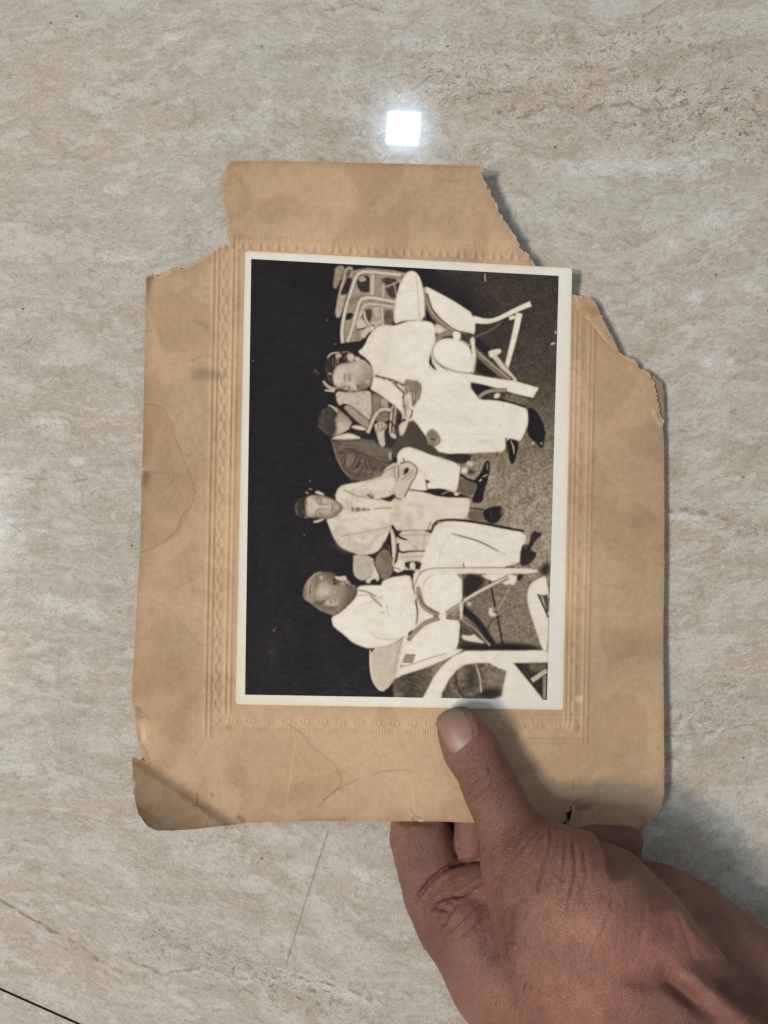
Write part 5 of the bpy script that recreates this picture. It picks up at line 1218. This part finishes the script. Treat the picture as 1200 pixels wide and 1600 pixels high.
# thumb knuckle wrinkles
for p_, dp in [(((340,690),(365,615),(430,597),(505,597)),.42),(((338,765),(400,695),(480,642),(565,578)),.50),(((370,822),(430,762),(520,712),(560,690)),.45),(((325,640),(375,562),(440,545),(520,548)),.34),(((405,492),(455,486)),.22),(((330,600),(370,530),(430,500),(480,500)),.2),(((520,540),(532,590)),.28),(((350,720),(420,660),(500,620)),.25),(((480,560),(560,520),(600,500)),.15),(((470,880),(490,800),(500,770)),.2),(((520,900),(560,850)),.18),(((390,480),(440,440),(500,430)),.16)]:
    groove(TT(*p_), dp, 2.0, 15)
# folds round the base of the thumb
for p_, dp in [(((1078,90),(1088,170),(1052,280),(1012,420),(1000,490)),1.1),(((1055,105),(985,180),(950,262)),.6),(((1005,108),(905,210),(840,292)),.5),(((1132,150),(1122,300),(1080,410),(1060,500)),.55),(((1178,140),(1168,380),(1130,520)),.5),(((1110,120),(1100,260),(1050,380)),.35),(((900,120),(800,180)),.25),(((930,350),(960,480),(970,560)),.2)]:
    groove(PL(*p_), dp * .7, 2.5, 18)
for p_, dp in [(((185,110),(205,280),(155,480)),.5),(((240,150),(260,300),(230,400)),.32),(((400,300),(380,520),(300,650),(280,720)),.22),(((560,420),(560,560),(500,740)),.18),(((480,330),(470,480)),.15),(((700,480),(760,600),(830,760)),.2)]:
    groove(WR(*p_), dp, 2.6, 20)
# palm creases
for p_, dp, w_ in [(((240,550),(300,460),(380,380),(460,330),(530,308),(640,296)),1.3,3.0),(((325,610),(380,540),(450,522),(530,522),(600,462),(655,428)),.9,2.6),(((370,742),(422,690),(440,632),(520,542)),.8,2.8),(((400,770),(480,720),(560,640),(690,540)),.7,3.2),(((450,800),(560,690),(680,590)),.6,3.0),(((300,520),(280,600),(290,660)),.4,2.4),(((520,800),(620,700),(690,620)),.5,3.0),(((350,590),(420,600),(450,620)),.7,3)]:
    groove(PL(*p_), dp, w_, 8, 34)
ridge(PL((480,760),(600,640),(690,540)), .7, 6, 10, 34)
# tendons and hollows at the wrist
ridge(WR((800,830),(930,930),(1100,1100),(1250,1250)), 3.2, 16, 15); 
ridge(WR((720,480),(800,600),(900,700),(1050,760)), 1.5, 14, 10)
def hollow(cx, cy, rx, ry, ang, dep, zmin=12):
    a = math.radians(ang); u = ((hpx - cx) * math.cos(a) + (hpy - cy) * math.sin(a)) / rx; v = (-(hpx - cx) * math.sin(a) + (hpy - cy) * math.cos(a)) / ry
    disp[:] -= (hz > zmin) * facing * dep * np.exp(-u * u - v * v)
hollow(1075, 1552, 48, 15, 40, 3.2); hollow(1150, 1560, 55, 14, 30, 3.2); hollow(1010, 1535, 40, 14, 5, 1.6)
hollow(780, 1460, 22, 40, 20, 1.6); hollow(905, 1405, 26, 26, 0, .8)
# fine lines running across the thumb and heel of the hand
def lines(cx, cy, rx, ry, ang, freq, amp, seed):
    a = math.radians(ang); u = (hpx - cx) * math.cos(a) + (hpy - cy) * math.sin(a); v = -(hpx - cx) * math.sin(a) + (hpy - cy) * math.cos(a)
    m = np.exp(-(u / rx) ** 2 - (v / ry) ** 2) * facing * (hz > 14)
    f = 1 - np.abs(fbm(u / 46., v / freq + 1.5 * fbm(u / 40., v / 40., seed + 3, 2), seed, 3) - .5) * 2
    disp[:] -= m * amp * .55 * sm(.80, 1.0, f)
lines(880, 1390, 90, 70, 98, 7.0, .42, 150); lines(960, 1470, 110, 90, 100, 12.0, .30, 152); lines(765, 1225, 50, 60, -32, 6.0, .30, 154); lines(720, 1450, 60, 60, -50, 8.0, .40, 156); lines(800, 1500, 60, 90, 80, 9.0, .30, 158); lines(1120, 1480, 80, 70, 45, 12, .3, 160)
# skin relief
disp += .22 * (fbm(hpx / 9., hpy / 9., 120, 3) - .5) + .5 * (fbm(hpx / 45., hpy / 45., 121, 2) - .5)
# seat of the nail
NAIL = chaikin(TT((98,185),(150,112),(230,80),(320,88),(362,140),(396,215),(402,300),(372,352),(300,408),(248,446),(216,432),(172,362),(132,292)), 2)
nd_, _ = seg_dist(hpx, hpy, np.vstack([NAIL, NAIL[:1]]))
nin = inside(hpx, hpy, NAIL)
top_thumb = (hz > 17) * facing
disp -= top_thumb * np.where(nin, .35 * sm(0, 6, nd_), 0)
disp += top_thumb * np.where(~nin, .35 * np.exp(-((nd_ - 5) / 4.) ** 2), 0)
hv2 = hv + hn * (disp * .001)[:, None]

# skin colour: pigment (tanned back, ruddy heel of the thumb) plus highlight and shade painted in
def blob(x, y, rx, ry): return np.exp(-((hpx - x) / rx) ** 2 - ((hpy - y) / ry) ** 2)[:, None]
sk = np.ones((n, 3)) * np.array([.275, .135, .093])
sk = sk * (1 + .50 * (fbm(hpx / 60., hpy / 60., 130, 4) - .5)[:, None] + .22 * (fbm(hpx / 7., hpy / 7., 131, 3) - .5)[:, None])
red = .55 * blob(900, 1560, 110, 60) + .6 * blob(1040, 1470, 70, 60) + .5 * blob(775, 1165, 25, 25) + .4 * blob(690, 1340, 60, 40) + .7 * blob(740, 1400, 30, 20)
sk = sk * (1 + np.clip(red, 0, 1) * np.array([.24, .06, .09]))
brn = .9 * blob(765, 1225, 60, 60) + .8 * blob(830, 1310, 50, 60) + .5 * blob(700, 1200, 60, 80) + .6 * blob(660, 1480, 40, 60) + .5 * blob(790, 1470, 30, 60) + .7 * blob(1000, 1350, 60, 40)
sk = sk * (1 - np.clip(brn, 0, 1) * np.array([.22, .24, .26]))
sk = sk * (1 + blob(905, 1430, 45, 45) * np.array([.40, .42, .45]) + blob(960, 1500, 90, 70) * np.array([.26, .24, .26]))  # light on the upper surfaces of the hand painted into the skin
sk = sk * (1 - .26 * blob(660, 1340, 70, 90) - .20 * blob(690, 1500, 60, 70))  # shade on the left fingers and palm side painted in
mott = sm(.52, .70, fbm(hpx / 14., hpy / 26., 133, 3))[:, None]
sk = sk * (1 - .14 * mott * np.array([.5, 1, .8]))
for (x, y, r) in [(808, 1213, 3.2), (880, 1377, 1.8)]:
    sk = sk * (1 - .75 * np.exp(-(((hpx - x) ** 2 + (hpy - y) ** 2) / r ** 2))[:, None] * (hz > 15)[:, None])
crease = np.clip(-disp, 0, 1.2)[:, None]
sk = np.clip(sk * (1 - .22 * np.clip(crease / .8, 0, 1) * np.array([.8, 1, 1])), .02, .8)  # crease shade painted in, darker with groove depth

skn = NT('skin')
sp = skn.vmath('SCALE', skn.n('ShaderNodeNewGeometry').outputs['Position'], scale=1000.0)
stc = skn.attr('tint').outputs['Color']
vo = skn.n('ShaderNodeTexVoronoi', feature='DISTANCE_TO_EDGE'); skn.put(vo.inputs['Vector'], skn.vmath('ADD', skn.scale(sp, 1.0, .72, 1.0), skn.n('ShaderNodeTexNoise', i_Vector=sp, i_Scale=.9).outputs['Color'])); vo.inputs['Scale'].default_value = 1.25
cellh = skn.ramp(vo.outputs['Distance'], 0.0, .16)
fn = skn.noise(sp, 2.4, 4, .65)
scol = skn.mix(skn.ramp(fn, .55, .35, 0, .30), stc, (.12, .055, .038))
scol = skn.mix(skn.ramp(skn.noise(sp, 5.0, 2), .62, .75, 0, .25), scol, (.52, .33, .25))
sb1 = skn.bump(cellh, .55, .00026); sb2 = skn.bump(fn, .6, .00034, sb1)
skin_m = skn.out(Base_Color=scol, Roughness=skn.ramp(fn, .3, .7, .38, .58), Normal=sb2, Specular_IOR_Level=.40, Subsurface_Weight=.10, Subsurface_Radius=(1.0, .35, .2), Subsurface_Scale=.0022)
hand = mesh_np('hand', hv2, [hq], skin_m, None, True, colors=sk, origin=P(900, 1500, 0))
tag(hand, 'brown right hand gripping the card, thumb on top and fingers curled beneath', 'hand')

# thumbnail
bvh = BVHTree.FromPolygons([tuple(v) for v in hv2[:]], [tuple(int(i) for i in f) for f in hq[(hpx[hq] < 800).all(1) & (hpy[hq] < 1220).all(1)]])
def build_nail():
    pl = NAIL; st = 1.6
    x0, y0 = pl.min(0); x1, y1 = pl.max(0)
    xs = np.arange(x0 - 1, x1 + 2, st); ys = np.arange(y0 - 1, y1 + 2, st)
    X, Y = np.meshgrid(xs, ys); keep = inside(X[:-1, :-1] + st / 2, Y[:-1, :-1] + st / 2, pl)
    idx = np.arange(X.size).reshape(X.shape)
    q = np.stack([idx[1:, :-1], idx[1:, 1:], idx[:-1, 1:], idx[:-1, :-1]], -1)[keep]
    used = np.unique(q); re = -np.ones(X.size, int); re[used] = np.arange(len(used)); q = re[q]
    pts = np.stack([X.ravel()[used], Y.ravel()[used]], 1)
    e = np.concatenate([q[:, [0, 1]], q[:, [1, 2]], q[:, [2, 3]], q[:, [3, 0]]])
    key = e[:, 0].astype(np.int64) * len(pts) + e[:, 1]; rk = e[:, 1].astype(np.int64) * len(pts) + e[:, 0]
    be = e[~np.isin(key, rk)]; bv = np.unique(be)
    dn = np.vstack([pl, pl[:1]]); dense = np.concatenate([np.linspace(dn[i], dn[i + 1], 6)[:-1] for i in range(len(pl))])
    d = ((pts[bv][:, None] - dense[None]) ** 2).sum(-1); pts[bv] = dense[d.argmin(1)]
    o = Vector((0, 0, HC)); z = np.full(len(pts), np.nan)
    for i, (a, b) in enumerate(pts):
        dr = Vector(((a - 600) / FPX, (800 - b) / FPX, -1.0)).normalized()
        hit = bvh.ray_cast(o, dr)
        if hit[0] is not None: z[i] = hit[0].z * 1000
    good = ~np.isnan(z)
    # smooth quadratic surface through the hits keeps the nail plate clean
    cx, cy = pts.mean(0); a = (pts[:, 0] - cx) / 50; b = (pts[:, 1] - cy) / 50
    M = np.stack([np.ones_like(a), a, b, a * a, a * b, b * b, a ** 3, a * a * b, a * b * b, b ** 3], 1)
    co, *_ = np.linalg.lstsq(M[good], z[good], rcond=None)
    zs = M @ co
    zf = np.where(good, .6 * zs + .4 * np.nan_to_num(z), zs)
    bdist, _ = seg_dist(pts[:, 0], pts[:, 1], dn)
    zt = zf + .28 * sm(0, 6, bdist) + .02
    top = P(pts[:, 0], pts[:, 1], zt); low = P(pts[:, 0], pts[:, 1], zf - .45)
    m = -np.ones(len(pts), int); m[bv] = len(top) + np.arange(len(bv))
    rim = np.stack([be[:, 1], be[:, 0], m[be[:, 0]], m[be[:, 1]]], -1)
    # along-nail coordinate: 0 at the free edge, 1 at the root
    ax = np.array(TT((210, 90), (300, 420))); dv = ax[1] - ax[0]; tt = ((pts - ax[0]) @ dv) / (dv @ dv)
    lu = np.array(TT((310, 372)))[0]; lun = np.exp(-(((pts[:, 0] - lu[0]) / 13) ** 2 + ((pts[:, 1] - lu[1]) / 10) ** 2))[:, None]
    fr = sm(.34, .14, tt + .08 * np.sin(pts[:, 0] / 9))[:, None]
    c = np.ones((len(pts), 3)) * np.array([.40, .225, .195])
    c = c * (1 - fr) + np.array([.33, .235, .165]) * fr
    c = c * (1 - .55 * lun) + np.array([.60, .46, .42]) * .55 * lun
    c = c * (1 + .10 * (fbm(pts[:, 0] / 3, pts[:, 1] / 9, 140, 2) - .5)[:, None])
    e_ = np.exp(-bdist / 2.2)[:, None]; c = c * (1 - .35 * e_)
    c = c * np.array([.80, .80, .76])
    return np.vstack([top, low[bv]]), [q, rim], np.vstack([c, c[bv] * .6])
nv_, nf_, nc_ = build_nail()
nl = NT('nail')
nail_m = nl.out(Base_Color=nl.attr('tint').outputs['Color'], Roughness=.50, Specular_IOR_Level=.35, Subsurface_Weight=.15, Subsurface_Radius=(1.0, .4, .3), Subsurface_Scale=.001)
nail = mesh_np('thumbnail', nv_ - P(900, 1500, 0), nf_, nail_m, hand, True, colors=nc_)
nail['label'] = 'pink thumbnail with pale half moon'

# fine dark hairs on the thumb side of the hand
def build_hairs():
    hr = np.random.default_rng(21); V = []; Fc = []
    regs = [((800, 1330), 26, 40, 90), ((790, 1440), 26, 60, 130), ((830, 1540), 45, 45, 110), ((770, 1230), 22, 26, 30), ((1010, 1400), 60, 40, 60)]
    for (c0, rx, ry, cnt) in regs:
        w = np.exp(-((hpx - c0[0]) / rx) ** 2 - ((hpy - c0[1]) / ry) ** 2) * (hn[:, 2] > .35) * (hz > 14)
        pick = hr.choice(n, cnt, p=w / w.sum())
        for i in pick:
            p = hv2[i]; nn = hn[i]
            d = np.array([-.35 + .45 * hr.normal(), -.9 + .35 * hr.normal(), 0]); d = d - nn * d.dot(nn); d /= np.linalg.norm(d)
            sd = np.cross(nn, d); L = .0022 + .0026 * hr.random(); wd = .000026 + .000020 * hr.random(); bend = .35 * hr.normal()
            b = len(V)
            for k in range(4):
                f = k / 3.
                q = p + d * L * f + nn * (.00005 + .0007 * math.sin(f * 2.2)) + sd * bend * L * f * f
                V.append(q + sd * wd * (1 - .8 * f)); V.append(q - sd * wd * (1 - .8 * f))
            for k in range(3): Fc.append((b + 2 * k, b + 2 * k + 1, b + 2 * k + 3, b + 2 * k + 2))
    return np.array(V), np.array(Fc)
hh_v, hh_f = build_hairs()
hm = NT('hair'); hair_m = hm.out(Base_Color=(.03, .018, .012, 1), Roughness=.5)
hair = mesh_np('hair', hh_v - P(900, 1500, 0), [hh_f], hair_m, hand, True)
hair['kind'] = 'stuff'
